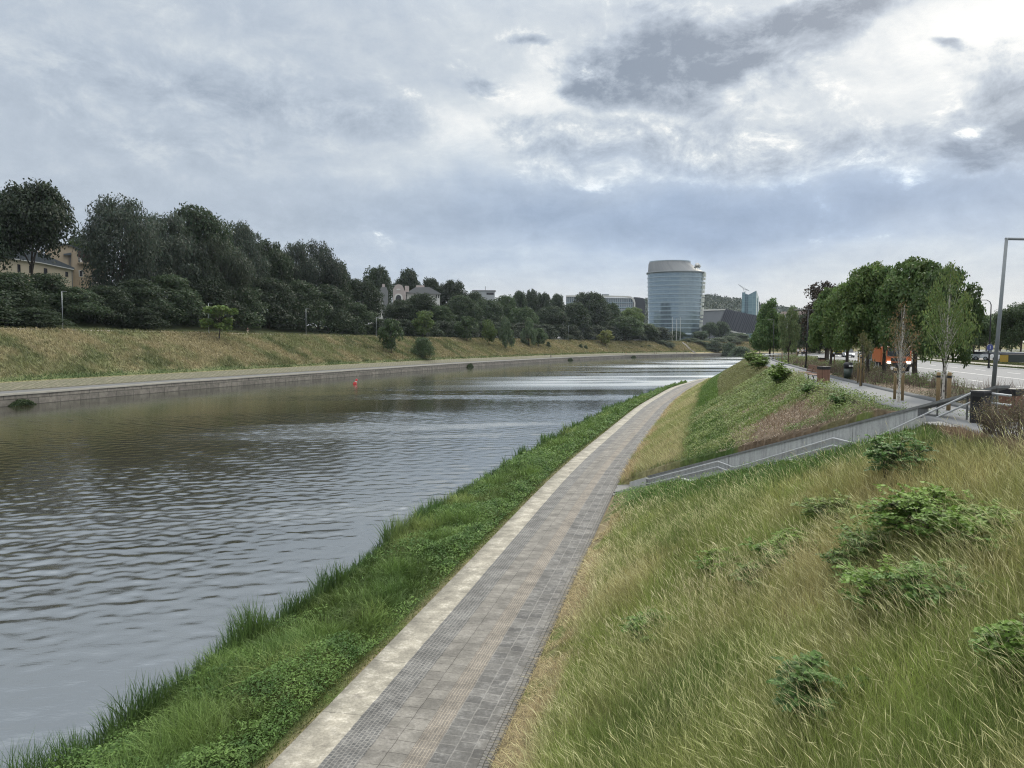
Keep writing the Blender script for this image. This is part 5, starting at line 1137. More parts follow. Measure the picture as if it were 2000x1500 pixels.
for nm, sts in (('leafy birch', ((1831, 798, 726, .07), (1852, 806, 726, .07))), ('bare birch', ((1747, 783, 718, .06), (1762, 786, 718, .06))), ('thin bare tree', ((1675, 752, 690, .05), (1680, 757, 692, .05), (1686, 752, 690, .05))), ('feathery tree', ((1527, 708, 686, .06), (1540, 710, 687, .06), (1556, 706, 684, .06))), ('trees before the far bin', ((1621, 722, 690, .05), (1629, 724, 691, .05)))):
    for i, (px, bs, tp, rd) in enumerate(sts):
        p = at(px, bs, 7.6); h = atY(px, tp, p.y).z - 7.6
        o = thing('tree_stake', ['left', 'middle' if len(sts) == 3 else 'right', 'right'][i] + ' wooden stake supporting the ' + nm, 'stake', (p.x, p.y, 7.58), 0, 'wooden stakes around the young trees')
        MB().tube([(0, 0, 0), (0, 0, h - .04), (0, 0, h)], [rd, rd, rd * .8], 9).build('post', M_stake, o, True); MB().tube([(0, 0, h - .2), (0, 0, h - .12)], rd * 1.12, 9).build('strap', M_black, o)
def railing():
    for (xa, ya, xb, yb, lab) in ((1489, 703, 1537, 700, 'low pale metal railing under the conical tree'), (1080, 664, 1112, 666, 'low grey railing on the upper walk right of the weeping birches')):
        if xa > 1200: a = at(xa, ya + 4, 7.6); b_ = at(xb, yb + 4, 7.6); a.z = b_.z = 7.6
        else: a = Vector((*far_loc(xa, 27.6), 0)); b_ = Vector((*far_loc(xb, 27.6), 0)); a.z = gz(a.x, a.y); b_.z = gz(b_.x, b_.y)
        o = thing('railing', lab, 'railing', tuple(a)); v = b_ - a; n = 8
        MB().tube([Vector((0, 0, .95)), v + Vector((0, 0, .95))], .045, 6).build('top_rail', M_galv, o); MB().tube([Vector((0, 0, .5)), v + Vector((0, 0, .5))], .03, 6).build('middle_rail', M_galv, o)
        for i in range(n + 1): q = v * (i / n); MB().tube([q, q + Vector((0, 0, .95))], .035, 6).build('post', M_galv, o)
railing()

# ---------------------------------------------------------------- vehicles
M_tyre = plain('tyre', (.015, .015, .016), .85); M_win = plain('car glass', (.02, .025, .03), .08, spec=.8); M_lit = plain('lit headlight', (.9, .9, .85), .2, emit=(1, .96, .85, 4)); M_hl = plain('headlight glass', (.6, .62, .65), .15); M_red = plain('tail light', (.35, .02, .02), .3)
def paint(name, col): return plain(name, col, .3, spec=.6, var=.06)
def wheel(o, x, y, r, w=.22):
    t = MB(); t.tube([(x - w / 2, y, r), (x + w / 2, y, r)], r, 18); k = t.build('wheel', M_tyre, o); MB().tube([(x - w / 2 - .006, y, r), (x + w / 2 + .006, y, r)], r * .6, 14).build('rim', M_galv, k)
def car(label, loc, rz, mat, lit=False, group=None, boxy=False, name='car', cat='car'):
    o = thing(name, label, cat, loc, rz, group); W, Lc = 1.78, 4.3
    side = [(-2.15, .32), (-2.15, .72), (-2.0, .86), (-1.0, .95), (1.9, .98), (2.12, .85), (2.15, .35)]
    MB().ext([(-W / 2, y, z) for y, z in side], (W, 0, 0)).build('body', mat, o, bevel=.07, seg=3)
    top = 1.78 if boxy else 1.46; y1 = 1.95 if boxy else 1.75
    lo = [(-.84, -1.05), (.84, -1.05), (.84, y1), (-.84, y1)]; up = [(-.68, -.35 - (.25 if boxy else 0)), (.68, -.35 - (.25 if boxy else 0)), (.68, y1 - (.15 if boxy else .6)), (-.68, y1 - (.15 if boxy else .6))]
    MB().rings([[(x, y, .94) for x, y in lo], [(x, y, top - .05) for x, y in up]]).build('window', M_win, o); MB().rings([[(x * 1.02, y * 1.02, top - .06) for x, y in up], [(x * .94, y * .9, top) for x, y in up]]).build('roof', mat, o, bevel=.03)
    for x in (-.80, .80):
        for y in (-1.35, 1.35): wheel(o, x, y, .32)
    for x in (-.62, .62): MB().box((x, -2.15, .68), (.34, .05, .13)).build('headlight', M_lit if lit else M_hl, o); MB().box((x, 2.15, .74), (.3, .04, .14)).build('tail_light', M_red, o)
    MB().box((0, -2.165, .55), (.5, .02, .11)).build('number_plate', plain('plate', (.7, .7, .68), .5), o); MB().box((0, -2.155, .43), (1.2, .03, .1)).build('grille', M_black, o)
def face_cam(S): return -P.heading(S)
p = at(1714, 719.5, 7.5); car('dark grey off road car seen beside the orange truck', (p.x, p.y, 7.5), face_cam(80), paint('grey car paint', (.10, .11, .12)), boxy=True)
def truck(label, px, base, mat, name, lit=True):
    p = at(px, base, 7.5); S = P.inv([p.x], [p.y])[0][0]; o = thing(name, label, 'truck', (p.x, p.y, 7.5), face_cam(S))
    MB().ext([(-1.15, y, z) for y, z in ((-1.0, .55), (-1.05, 1.35), (-.85, 2.35), (.75, 2.4), (.75, .55))], (2.3, 0, 0)).build('cab', mat, o, bevel=.06)
    MB().box((0, -1.02, 1.82), (1.95, .1, .78), taper=1).build('windscreen', M_win, o); MB().box((0, -1.08, .62), (2.35, .22, .36)).build('bumper', M_black, o, bevel=.03)
    MB().box((0, -1.085, 1.12), (1.3, .06, .28)).build('grille', M_black, o); MB().box((0, .2, .55), (1.0, 5.2, .2)).build('chassis', M_black, o)
    bd = MB().box((0, 3.0, 1.55), (2.35, 4.2, 1.5)).build('dump_body', mat, o, bevel=.04)
    for x in (-.85, .85): MB().box((x, -1.2, .84), (.34, .06, .24)).build('headlight', M_lit if lit else M_hl, o); MB().box((x * 1.5, -.95, 1.9), (.16, .1, .5)).build('mirror', M_black, o)
    for x in (-.95, .95):
        for y in (-.2, 2.3, 3.6): wheel(o, x, y, .48, .3)
    for x in (-.6, .6): MB().tube([(x, 0, 2.4), (x, 0, 2.58)], .1, 8).build('beacon', plain('amber', (.8, .3, .03), .3), o)
truck('orange lorry with lit headlights coming along the road behind the trees', 1749, 724.5, paint('orange paint', (.48, .12, .035)), 'lorry')
truck('distant yellow lorry behind the chestnut trees', 1637, 697, paint('yellow paint', (.45, .36, .05)), 'lorry', False)
p = at(1657, 698, 7.5); car('distant white van with bright headlights on the road', (p.x, p.y, 7.5), face_cam(140), paint('white paint', (.7, .7, .7)), True, boxy=True, name='van', cat='van')
for i, (px, Y, lab, c) in enumerate(((1910, 128, 'white parked car left of the curved lamp post', (.75, .75, .75)), (1926, 126, 'silver parked car behind the blue sign post', (.5, .52, .54)), (1964, 122, 'white parked car right of the grey lamp post', (.75, .75, .75)), (1982, 120, 'white parked estate car behind the black container', (.72, .73, .74)), (1999, 118, 'white parked car cut by the right photo edge', (.75, .75, .75)), (1945, 124, 'pale parked car behind the grey lamp post', (.6, .62, .64)))):
    p = atY(px, 690, Y); car(lab, (p.x, p.y, 7.55), face_cam(Y) + R(70), paint('parked paint %d' % i, c), group='cars parked beyond the trees')
for i, (px, y_) in enumerate(((892, 0), (1209, 668), (1242, 671), (1249, 671))):
    if px > 1200:
        x, y = far_loc(px, 33); car(['', 'white car parked under the far trees left of the broad bank tree', 'white car parked under the broad tree before the glass tower', 'pale car next to the white car under the broad tree'][i], (x, y, gz(x, y)), 1.2, paint('far paint %d' % i, (.8, .8, .8)), group='cars parked on the far bank')
p = atY(1986, 695, 112); o = thing('container', 'dark green container with a yellow end near the parked cars', 'container', (p.x, p.y, 7.5), .25)
MB().box((0, 0, .6), (4.6, 1.6, 1.15)).build('body', plain('dark green', (.02, .03, .026), .6), o, bevel=.03); MB().box((-2.32, 0, .6), (.04, 1.4, 1.0)).build('end_panel', plain('yellow end', (.4, .27, .05), .6), o); MB().box((0, 0, 1.2), (4.7, 1.7, .08)).build('lid', M_black, o)

# ---------------------------------------------------------------- people
M_skin = plain('skin', (.45, .29, .21), .6)
def skin_obj(name, pts, edges, mat, parent):
    me = bpy.data.meshes.new(name); me.from_pydata([p[:3] for p in pts], edges, []); me.update(); o = link(name, me, parent, [mat])
    o.modifiers.new('skin', 'SKIN'); 
    for i, p in enumerate(pts): v = me.skin_vertices[0].data[i]; v.radius = (p[3], p[3] * (p[4] if len(p) > 4 else 1)); v.use_root = i == 0
    o.modifiers.new('smooth', 'SUBSURF').levels = 1; o.modifiers['smooth'].render_levels = 1
    return o
def cloth_mat(c, cache={}):
    if c not in cache: cache[c] = plain('cloth', c, .85, var=.2)
    return cache[c]
HAIR = plain('hair', (.03, .02, .015), .7)
def person(label, loc, rz, shirt, legs, stride=.28, pose='walk', group=None):
    o = thing('person', label, 'person', loc, rz, group); s = stride
    if pose == 'ride':
        hip, kn, an = (0, .12, .95), [(-.12, -.3, .85), (.12, -.22, .72)], [(-.12, -.12, .45), (.12, -.05, .28)]; ch, nk, hd_ = (0, -.22, 1.35), (0, -.35, 1.5), (0, -.45, 1.66); el, ha = [(-.25, -.42, 1.2), (.25, -.42, 1.2)], [(-.22, -.62, 1.05), (.22, -.62, 1.05)]
    else:
        hip, kn, an = (0, 0, .92), [(-.1, -s * .65, .52), (.1, s * .35, .50)], [(-.1, -s, .09), (.1, s, .12)]; ch, nk, hd_ = (0, -.02, 1.33), (0, -.03, 1.48), (0, -.05, 1.64); el, ha = [(-.27, .1, 1.14), (.27, -.08, 1.13)], [(-.27, .02 + s * .4, .90), (.27, -.2 - s * .3, .92)]
    A = lambda p, r, q=1: (*p, r, q)
    toe = [(x, y - .16, max(.03, z - .06)) for x, y, z in an]; hp = [(x * .9, hip[1], hip[2] - .05) for x, _, _ in kn]; sh = [(-.19, ch[1], ch[2] + .09), (.19, ch[1], ch[2] + .09)]
    pts = [A(hip, .13, .75), A(ch, .15, .7), A(nk, .055), A(hd_, .095, 1.1), A((hd_[0], hd_[1], hd_[2] + .10), .075, 1.1)]; ed = [(0, 1), (1, 2), (2, 3), (3, 4)]
    for i in (0, 1):
        b0 = len(pts); pts += [A(hp[i], .09), A(kn[i], .058), A(an[i], .04), A(toe[i], .035)]; ed += [(0, b0), (b0, b0 + 1), (b0 + 1, b0 + 2), (b0 + 2, b0 + 3)]
        b0 = len(pts); pts += [A(sh[i], .055), A(el[i], .042), A(ha[i], .034)]; ed += [(1, b0), (b0, b0 + 1), (b0 + 1, b0 + 2)]
    skin_obj('body', pts, ed, M_skin, o)
    pts = [A(hip, .145, .8), A(ch, .165, .74)]; ed = [(0, 1)]
    for i in (0, 1): b0 = len(pts); pts += [A(sh[i], .068), A(el[i], .056)]; ed += [(1, b0), (b0, b0 + 1)]
    skin_obj('shirt', pts, ed, cloth_mat(shirt), o)
    pts = [A((hip[0], hip[1], hip[2] + .02), .148, .82)]; ed = []
    for i in (0, 1): b0 = len(pts); pts += [A(hp[i], .105), A(kn[i], .072), A((an[i][0], an[i][1], an[i][2] + .06), .056)]; ed += [(0, b0), (b0, b0 + 1), (b0 + 1, b0 + 2)]
    skin_obj('trousers', pts, ed, cloth_mat(legs), o)
    skin_obj('hair', [A((hd_[0], hd_[1] + .03, hd_[2] + .06), .095, 1.05), A((hd_[0], hd_[1] + .04, hd_[2] + .13), .07, 1.05)], [(0, 1)], HAIR, o)
def bicycle(label, loc, rz, group=None):
    o = thing('bicycle', label, 'bicycle', loc, rz, group)
    for y in (-.52, .52):
        w = MB(); ring = [(0, y + .33 * math.cos(a * PI / 10), .34 + .33 * math.sin(a * PI / 10)) for a in range(21)]; w.tube(ring, .022, 6, caps=False); k = w.build('wheel', M_tyre, o); s = MB()
        for a in range(6): c, q = .32 * math.cos(a * PI / 6), .32 * math.sin(a * PI / 6); s.tube([(0, y - c, .34 - q), (0, y + c, .34 + q)], .003, 3)
        s.build('spokes', M_steel, k)
    f = MB(); f.tube([(0, .52, .34), (0, .05, .32), (0, .2, .85)], .018, 6); f.tube([(0, .05, .32), (0, -.4, .85), (0, -.52, .34)], .018, 6); f.tube([(0, -.4, .85), (0, .18, .78), (0, .52, .34)], .016, 6); f.build('frame', M_black, o)
    MB().tube([(-.26, -.55, 1.02), (0, -.42, 1.0), (.26, -.55, 1.02)], .014, 6).tube([(0, -.4, .85), (0, -.42, 1.0)], .014, 6).build('handlebar', M_black, o); MB().box((0, .2, .88), (.14, .26, .05)).build('saddle', M_black, o, bevel=.015)
x, y = far_loc(484, 29.5); person('walker in a dark top and pale trousers on the upper walk', (x, y, gz(x, y) + .05), R(70), (.03, .025, .03), (.45, .40, .34))
x, y = far_loc(1076, 2.6); person('cyclist in dark clothes bent over a bicycle on the lower promenade', (x, y, 1.95), R(155), (.02, .025, .04), (.02, .02, .03), pose='ride'); bicycle('bicycle under the dark clothed cyclist on the lower promenade', (x, y, 1.94), R(155))
x, y = far_loc(1223, 2.6); person('rider in an orange and white top on the lower promenade', (x, y, 1.95), R(160), (.6, .16, .06), (.3, .3, .3), pose='ride'); bicycle('bicycle of the orange topped rider', (x, y, 1.94), R(160))
for px, sh, lg, lab in ((1279, (.05, .05, .06), (.06, .06, .08), 'left walker of the dark clothed pair nearest the broad bank tree'), (1283, (.03, .03, .04), (.05, .05, .06), 'right walker of the dark clothed pair nearest the broad bank tree'), (1321.5, (.04, .04, .05), (.04, .04, .06), 'dark clothed walker left of the walker in the yellow top'), (1330, (.6, .5, .12), (.2, .2, .22), 'walker in a yellow top on the lower promenade'),
                        (1336, (.05, .05, .06), (.05, .05, .06), 'dark clothed walker right of the walker in the yellow top'), (1349.5, (.45, .35, .12), (.06, .06, .07), 'walker in an ochre top below the slope path'), (1377, (.05, .06, .08), (.04, .04, .05), 'last lone walker near the river bend')):
    x, y = far_loc(px, 2.8); person(lab, (x, y, 1.95), R(random.choice((60, 240))), sh, lg, group='people walking on the lower promenade')
x, y = far_loc(1337, 13); person('dark clothed person climbing the slope path on the far bank', (x, y, gz(x, y)), R(200), (.03, .03, .03), (.03, .03, .03))
for px, bs, sh, lab in ((1558, 694, (.75, .75, .75), 'walker in a white shirt on the distant promenade'), (1566.5, 693, (.7, .66, .6), 'walker in a cream top behind the white shirted walker'), (1573, 693, (.2, .2, .25), 'walker in grey beside the black lamp post')):
    p = atY(px, bs, 150); person(lab, (p.x, p.y, 7.62), R(10), sh, (.03, .03, .04), .2)
# ramp path on the far slope
def ramp():
    a = [far_loc(px, e) for px, e in ((1358, 6.0), (1349, 13), (1340, 21), (1331, 28))]; co = []
    for i, (x, y) in enumerate(a): co += [(x - 1.3, y, gz(x - 1.3, y) + .25), (x + 1.3, y, gz(x + 1.3, y) + .25)]
    m = MB().add(co, [(2 * i, 2 * i + 1, 2 * i + 3, 2 * i + 2) for i in range(3)]); tag(m.build('slope_path', plain('trodden path', (.13, .12, .11), .9)), 'narrow grey path running down the far slope', kind='structure')
ramp()
def buoy():
    p = at(692.5, 750, 0); o = thing('buoy', 'small red and white buoy leaning in the river', 'buoy', (p.x, p.y, -.15), .4); o.rotation_euler = (R(8), R(24), 0)
    rr = lambda r, z: [(r * math.cos(a * PI / 8), r * math.sin(a * PI / 8), z) for a in range(16)]; red = plain('buoy red', (.45, .03, .03), .4)
    MB().rings([rr(.15, -.3), rr(.42, -.1), rr(.46, .25), rr(.36, .6), rr(.22, .75)]).build('float', red, o, True); MB().rings([rr(.23, .75), rr(.23, .98)]).build('white_band', plain('buoy white', (.7, .68, .66), .4), o, True); MB().rings([rr(.23, .98), rr(.27, 1.05), rr(.24, 1.45), rr(.08, 1.55)]).build('topmark', red, o, True)
buoy()
# ---------------------------------------------------------------- buildings
def frame_at(px, py, Y):
    p = atY(px, py, Y); return p, -math.atan2(p.x, p.y), Y / F * 1.0
def glass(name, cols, bw, rh, mort, cm, rough=.12, metal=.0, spec=.9, off=0.):
    m, t, b = material(name); uv = t.new('ShaderNodeUVMap', uv_map='uv').outputs[0]
    bt = t.new('ShaderNodeTexBrick'); t.l.new(uv, bt.inputs[0]); bt.offset = off
    for k, q in (('Scale', 1), ('Brick Width', bw), ('Row Height', rh), ('Mortar Size', mort), ('Color1', (*cols[0], 1)), ('Color2', (*cols[1], 1)), ('Mortar', (*cm, 1))): bt.inputs[k].default_value = q
    t.l.new(bt.outputs[0], b.inputs['Base Color']); b.inputs['Roughness'].default_value = rough; b.inputs['Specular IOR Level'].default_value = spec; b.inputs['Metallic'].default_value = metal
    return m
def uvmesh(name, rings, mat, parent, smooth=True, closed=True, u=None):
    K = len(rings); n = len(rings[0]); co = np.array(rings, float).reshape(-1, 3)
    rr = np.array(rings, float); s = np.concatenate([np.zeros((K, 1)), np.cumsum(np.linalg.norm(np.diff(rr, axis=1), axis=2), axis=1)], 1); s = np.tile(s[:1], (K, 1)); z = np.cumsum(np.concatenate([np.zeros((1, n)), np.linalg.norm(np.diff(rr, axis=0), axis=2)]), axis=0)
    i = np.arange(K * n).reshape(K, n); f = np.stack([i[:-1, :-1], i[:-1, 1:], i[1:, 1:], i[1:, :-1]], -1).reshape(-1, 4)
    return link(name, np_mesh(name, co, f, uv=np.stack([s, z], -1).reshape(-1, 2), smooth=smooth), parent, [mat])
M_span = plain('pale spandrel', (.27, .35, .40), .35, var=.08, scale=.2, spec=.7); M_white = plain('white render', (.62, .61, .58), .7, var=.1, scale=.5)
def round_tower():
    Y = 800; p, rz, k = frame_at(1315.5, 668, Y); o = thing('glass_tower', 'tall round blue glass office tower with a slanted grey cap', 'office tower', tuple(p), rz)
    Z = lambda py: (668 - py) * k; n = 97
    def ring(z, cx, rx, ry): return [(cx + rx * math.sin(a) , -ry * math.cos(a), z) for a in np.linspace(-PI, PI, n)]
    lo, hi = Z(668), Z(535)
    def R_(z): f = (z - Z(640)) / (hi - Z(640)); return (.5 + 1.2 * f) * k, (49.5 + 4.2 * f) * k, (38 + 2.5 * f) * k
    zs = np.linspace(Z(640) , hi, 14)
    g = glass('tower glass', ((.16, .225, .28), (.215, .285, .34)), 1.5, 4.15, .14, (.25, .32, .36), .07, .5)
    uvmesh('glass_facade', [ring(z, *R_(z)) for z in np.linspace(lo, hi, 30)], g, o)
    fh = (hi - Z(640)) / 13
    for i in range(14):
        z = Z(640) + i * fh - .5; m = MB(); c = R_(z); m.rings([ring(z - .55, c[0], c[1] + .25, c[2] + .25)[:-1], ring(z + .55, c[0], c[1] + .25, c[2] + .25)[:-1]], caps=False); m.build('floor_band', M_span, o, True)
        if i % 2 == 0: m = MB(); m.rings([ring(z - .75, c[0], c[1] + .5, c[2] + .5)[:-1], ring(z - .55, c[0], c[1] + .5, c[2] + .5)[:-1]], caps=False); m.build('ledge', M_galv, o, True)
    c = R_(hi); cap = glass('cap cladding', ((.15, .16, .17), (.20, .21, .215)), 3.4, 60, .22, (.20, .205, .20), .5, .1, .5)
    MB().rings([ring(hi - .6, c[0], c[1] + 1.2, c[2] + 1.2)[:-1], ring(hi + .9, c[0], c[1] + 1.2, c[2] + 1.2)[:-1]]).build('roof_rim', plain('rim', (.16, .18, .19), .5), o, True)
    top = Z(513); tcx = -9.5 * k; R2 = uvmesh('roof_cap', [ring(hi + .9, c[0] , c[1] - .4, c[2] - .4), ring(top - 2.5, tcx - .5 * k, 40.5 * k, 30 * k), ring(top, tcx, 39 * k, 29 * k)], cap, o)
    MB().rings([ring(top - .5, tcx, 39.3 * k, 29 * k)[:-1], ring(top + .6, tcx, 39.3 * k, 29 * k)[:-1]]).build('cap_rim', M_span, o)
    # white balcony stack on the right flank
    for i in range(13):
        z = Z(640) + i * fh; c = R_(z); a = R(78); m = MB(); m.box((c[0] + c[1] * math.sin(a), -c[2] * math.cos(a) - .8, z + fh * .5), (5.0, 3.0, fh * (.55 if i % 3 else .95)), R(-12)); m.build('balcony', plain('pale balcony', (.60, .62, .56), .5) if i == 0 else bpy.data.materials['pale balcony'], o)
    for i, (px, py, r_) in enumerate(((1357, 523, 2.5), (1360.5, 525, 1.7), (1353.5, 526, 1.5))):
        lx = (px - 1315.5) * k; m = MB(); rr = lambda q, y: [(lx + q * math.cos(a * PI / 8), -16 + y, Z(py) + q * math.sin(a * PI / 8)) for a in range(16)]
        m.rings([rr(.3, .9), rr(r_ * .7, .5), rr(r_, 0)]); m.tube([(lx, -15, Z(py)), (lx, -14, Z(py) - 6)], .3, 6); m.build('satellite_dish', M_white, o, True)
    # ground floor, flagpoles
    m = MB(); c = (0, 49 * k, 37 * k); m.rings([ring(Z(655), c[0], c[1] + 1.5, c[2] + 1.5)[:-1], ring(Z(651.5), c[0], c[1] + 1.5, c[2] + 1.5)[:-1]]); m.build('plinth_band', M_span, o, True)
    for px in (1313, 1321, 1328.5):
        q = atY(px, 655, 735); z0 = gz(q.x, q.y); f = thing('flagpole', ['left', 'middle', 'right'][(1313, 1321, 1328.5).index(px)] + ' white flagpole of three before the glass tower', 'flagpole', (q.x, q.y, z0), 0, 'flagpoles before the glass tower')
        h = atY(px, 620 + (px == 1321) * 3, 735).z - z0; MB().tube([(0, 0, 0), (0, 0, h)], [.26, .16], 8).build('pole', M_white, f); MB().tube([(0, 0, h), (0, 0, h + .6)], .38, 8).build('finial', M_galv, f)
round_tower()
def hall():
    Y = 860; p, rz, k = frame_at(1362, 668, Y); o = thing('concert_hall', 'low grey hall with a dark ribbed slanted end', 'hall', tuple(p), rz); q = lambda px, py, d=0: ((px - 1362) * k, d, (668 - py) * k)
    gm = plain('grey wall cladding', (.20, .21, .23), .5, var=.08, scale=.1); 
    MB().ext([q(1345, 660), q(1392, 660), q(1412, 606.5), q(1345, 609)], (0, 30, 0)).build('grey_wall', gm, o)
    MB().ext([q(1345, 608.7, -1), q(1411.5, 606.3, -1), q(1414.5, 603.8, -1), q(1345, 605.2, -1)], (0, 33, 0)).build('roof_edge', M_white, o)
    m, t, b = material('ribbed dark cladding'); uv = t.new('ShaderNodeTexCoord').outputs['Object']; mp = t.new('ShaderNodeMapping'); mp.inputs['Rotation'].default_value = (0, R(-20), 0); t.l.new(uv, mp.inputs[0])
    w = t.new('ShaderNodeTexWave', wave_type='BANDS', bands_direction='X'); w.inputs['Scale'].default_value = .17; w.inputs['Distortion'].default_value = 0; t.l.new(mp.outputs[0], w.inputs[0]); t.l.new(t.mix(t.ss(w.outputs['Fac'], .35, .65), (.022, .025, .036), (.085, .09, .11)), b.inputs['Base Color']); b.inputs['Roughness'].default_value = .35
    MB().ext([q(1393, 660, -.5), q(1412.5, 606.2, -.5), q(1415, 604.3, -.5), q(1490, 621, -.5), q(1478, 651, -.5), q(1440, 649, -.5), q(1424, 645, -.5)], (0, 34, 0)).build('ribbed_end', m, o)
    MB().ext([q(1424, 645.4, -1.5), q(1440, 649.4, -1.5), q(1452, 650.4, -1.5), q(1452, 652, -1.5), q(1440, 651.5, -1.5), q(1424, 648, -1.5)], (0, 20, 0)).build('canopy_edge', M_white, o)
    for i in range(13):
        a = q(1399 + i * 6.6, 655.5 - 1 * i * .2, -1.0); b_ = q(1417 + i * 5.7, 605.3 + i * 1.28, -1.0); MB().tube([a, b_], .35, 4).build('rib', plain('rib metal', (.10, .105, .13), .4) if i == 0 else bpy.data.materials['rib metal'], o)
hall()
def far_tower():
    Y = 1150; p, rz, k = frame_at(1463, 668, Y); o = thing('office_tower', 'far green glass tower with a pointed roof beside a crane', 'office tower', tuple(p), rz); q = lambda px, py, d=0: ((px - 1463) * k, d, (668 - py) * k)
    g = glass('far glass', ((.13, .22, .25), (.18, .28, .31)), 6, 3.6, .25, (.22, .32, .34), .15, .4); g2 = glass('far glass pale', ((.30, .40, .38), (.34, .44, .41)), 6, 3.6, .25, (.38, .46, .43), .2, .2); g3 = glass('far dark glass', ((.07, .13, .16), (.10, .17, .2)), 3, 3.6, .25, (.2, .3, .33), .15, .4)
    def panel(name, pts, mat):
        a = [Vector(x) for x in pts]; me = np_mesh(name, np.array([x[:] for x in a]), np.array([[0, 1, 2, 3]]), uv=np.array([((x - a[0]).xy.length, x.z) for x in a])); return link(name, me, o, [mat])
    panel('glass_facade', [q(1460, 668, -6), q(1474.5, 668, -8), q(1474.5, 569, -8), q(1460, 576.5, -6)], g); panel('glass_facade', [q(1447, 668, 0), q(1453, 668, -3), q(1453.5, 571.5, -3), q(1448, 571.5, 0)], g); panel('recess', [q(1453, 668, 1), q(1460, 668, 1), q(1460, 576, 1), q(1453, 573, 1)], g3)
    panel('glass_flank', [q(1474.5, 668, -8), q(1479.3, 668, 14), q(1480, 581, 14), q(1474.5, 569, -8)], g2)
    MB().ext([q(1448, 668, 2), q(1478, 668, 2), q(1478, 583, 2), q(1461, 577, 2), q(1448, 572.5, 2)], (0, 18, 0)).build('core', g3, o)
    c = thing('crane', 'thin tower crane leaning over the far green tower', 'crane', tuple(atY(1454, 590, Y + 30)), rz); q2 = lambda px, py: ((px - 1454) * k, 0, (590 - py) * k); mc = plain('crane steel', (.30, .31, .34), .6)
    MB().tube([q2(1454, 600), q2(1454, 573)], .8, 4).build('mast', mc, c); MB().tube([q2(1441.5, 554.5), q2(1452, 563.5), q2(1462.5, 567.5)], [.4, .6, .6], 4).build('jib', mc, c)
    MB().tube([q2(1454, 573), q2(1451.5, 564)], .4, 4).tube([q2(1454, 573), q2(1457, 567)], .4, 4).tube([q2(1441.5, 554.5), q2(1451, 557.5 + 3), q2(1462.5, 567.5)], .25, 4).build('tie_rods', mc, c)
far_tower()
def white_block():
    Y = 705; p, rz, k = frame_at(1185, 668, Y); o = thing('office_block', 'long white framed office block with a rounded corner and glass fins', 'office block', tuple(p), rz); q = lambda px, py, d=0: ((px - 1185) * k, d, (668 - py) * k)
    g = glass('fin glass', ((.13, .17, .21), (.20, .24, .27)), 1.7, 5.0, .30, (.44, .46, .47), .2, .2)
    def panel(name, pts, mat):
        a = [Vector(x) for x in pts]; return link(name, np_mesh(name, np.array([x[:] for x in a]), np.array([[0, 1, 2, 3]]), uv=np.array([((x - a[0]).xy.length, x.z) for x in a])), o, [mat])
    panel('glass_facade', [q(1105, 668), q(1235, 668), q(1235, 583), q(1105, 580)], g)
    arc = [q(1105, 580.5), q(1105, 577.5), q(1160, 577.2), q(1222, 579), q(1231, 580), q(1237, 585), q(1239, 592), q(1238, 668), q(1235, 668), q(1236, 592), q(1234, 586.5), q(1230, 583), q(1222, 581.5), q(1160, 580.2)]
    n = len(arc); m = MB()
    for a, b_, c, d in ((0, 1, 2, 13), (13, 2, 3, 12), (12, 3, 4, 11), (11, 4, 5, 10), (10, 5, 6, 9), (9, 6, 7, 8)): m.ext([(x, y - 2.5, z) for x, y, z in (arc[a], arc[b_], arc[c], arc[d])], (0, 4, 0))
    m.build('white_frame', M_white, o); dk = plain('dark end cladding', (.045, .05, .06), .5)
    MB().ext([q(1238.4, 668, 1), q(1238.8, 588, 1), q(1236, 580.8, 1), q(1247, 581.5, 1), q(1254, 583, 1), q(1258, 589, 1), q(1258, 668, 1)], (0, 20, 0)).build('dark_end', dk, o)
    MB().ext([q(1105, 668, 1), q(1236, 668, 1), q(1236, 584, 1), q(1105, 580.6, 1)], (0, 20, 0)).build('core', dk, o)
    for py in (592, 601): MB().box(((1170 - 1185) * k, -.6, (668 - py) * k), (128 * k, .6, .8)).build('floor_band', M_span, o)
    MB().box(((1182 - 1185) * k, 6, (668 - 576.2) * k), (6, 5, 1.6)).build('roof_plant', M_galv, o)
white_block()
def simple(name, label, px, Y, base, parts):
    """parts: (part name, material, outline in photo pixels, depth offset, thickness)"""
    p, rz, k = frame_at(px, base, Y); p.z -= 0; o = thing(name, label, 'house', tuple(p), rz); last = {}
    for nm, mat, pts, d, th in parts:
        par = o
        if '>' in nm: a, nm = nm.split('>'); par = last[a]
        m = MB(); m.ext([((x - px) * k, d, (base - y) * k) for x, y in pts], (0, th, 0)); last[nm] = m.build(nm, mat, par)
    return o
cream = plain('cream render', (.50, .43, .32), .85, var=.12, scale=.6); tan = plain('tan render', (.43, .345, .245), .85, var=.12, scale=.6); slate = plain('sheet roof', (.10, .115, .13), .45, var=.3, scale=.4, metal=.2); dkw = plain('dark window', (.03, .03, .035), .2); brown = plain('brown boarding', (.06, .035, .03), .7, var=.3, scale=2); white = M_white; ochre = plain('chimney render', (.38, .32, .25), .85)
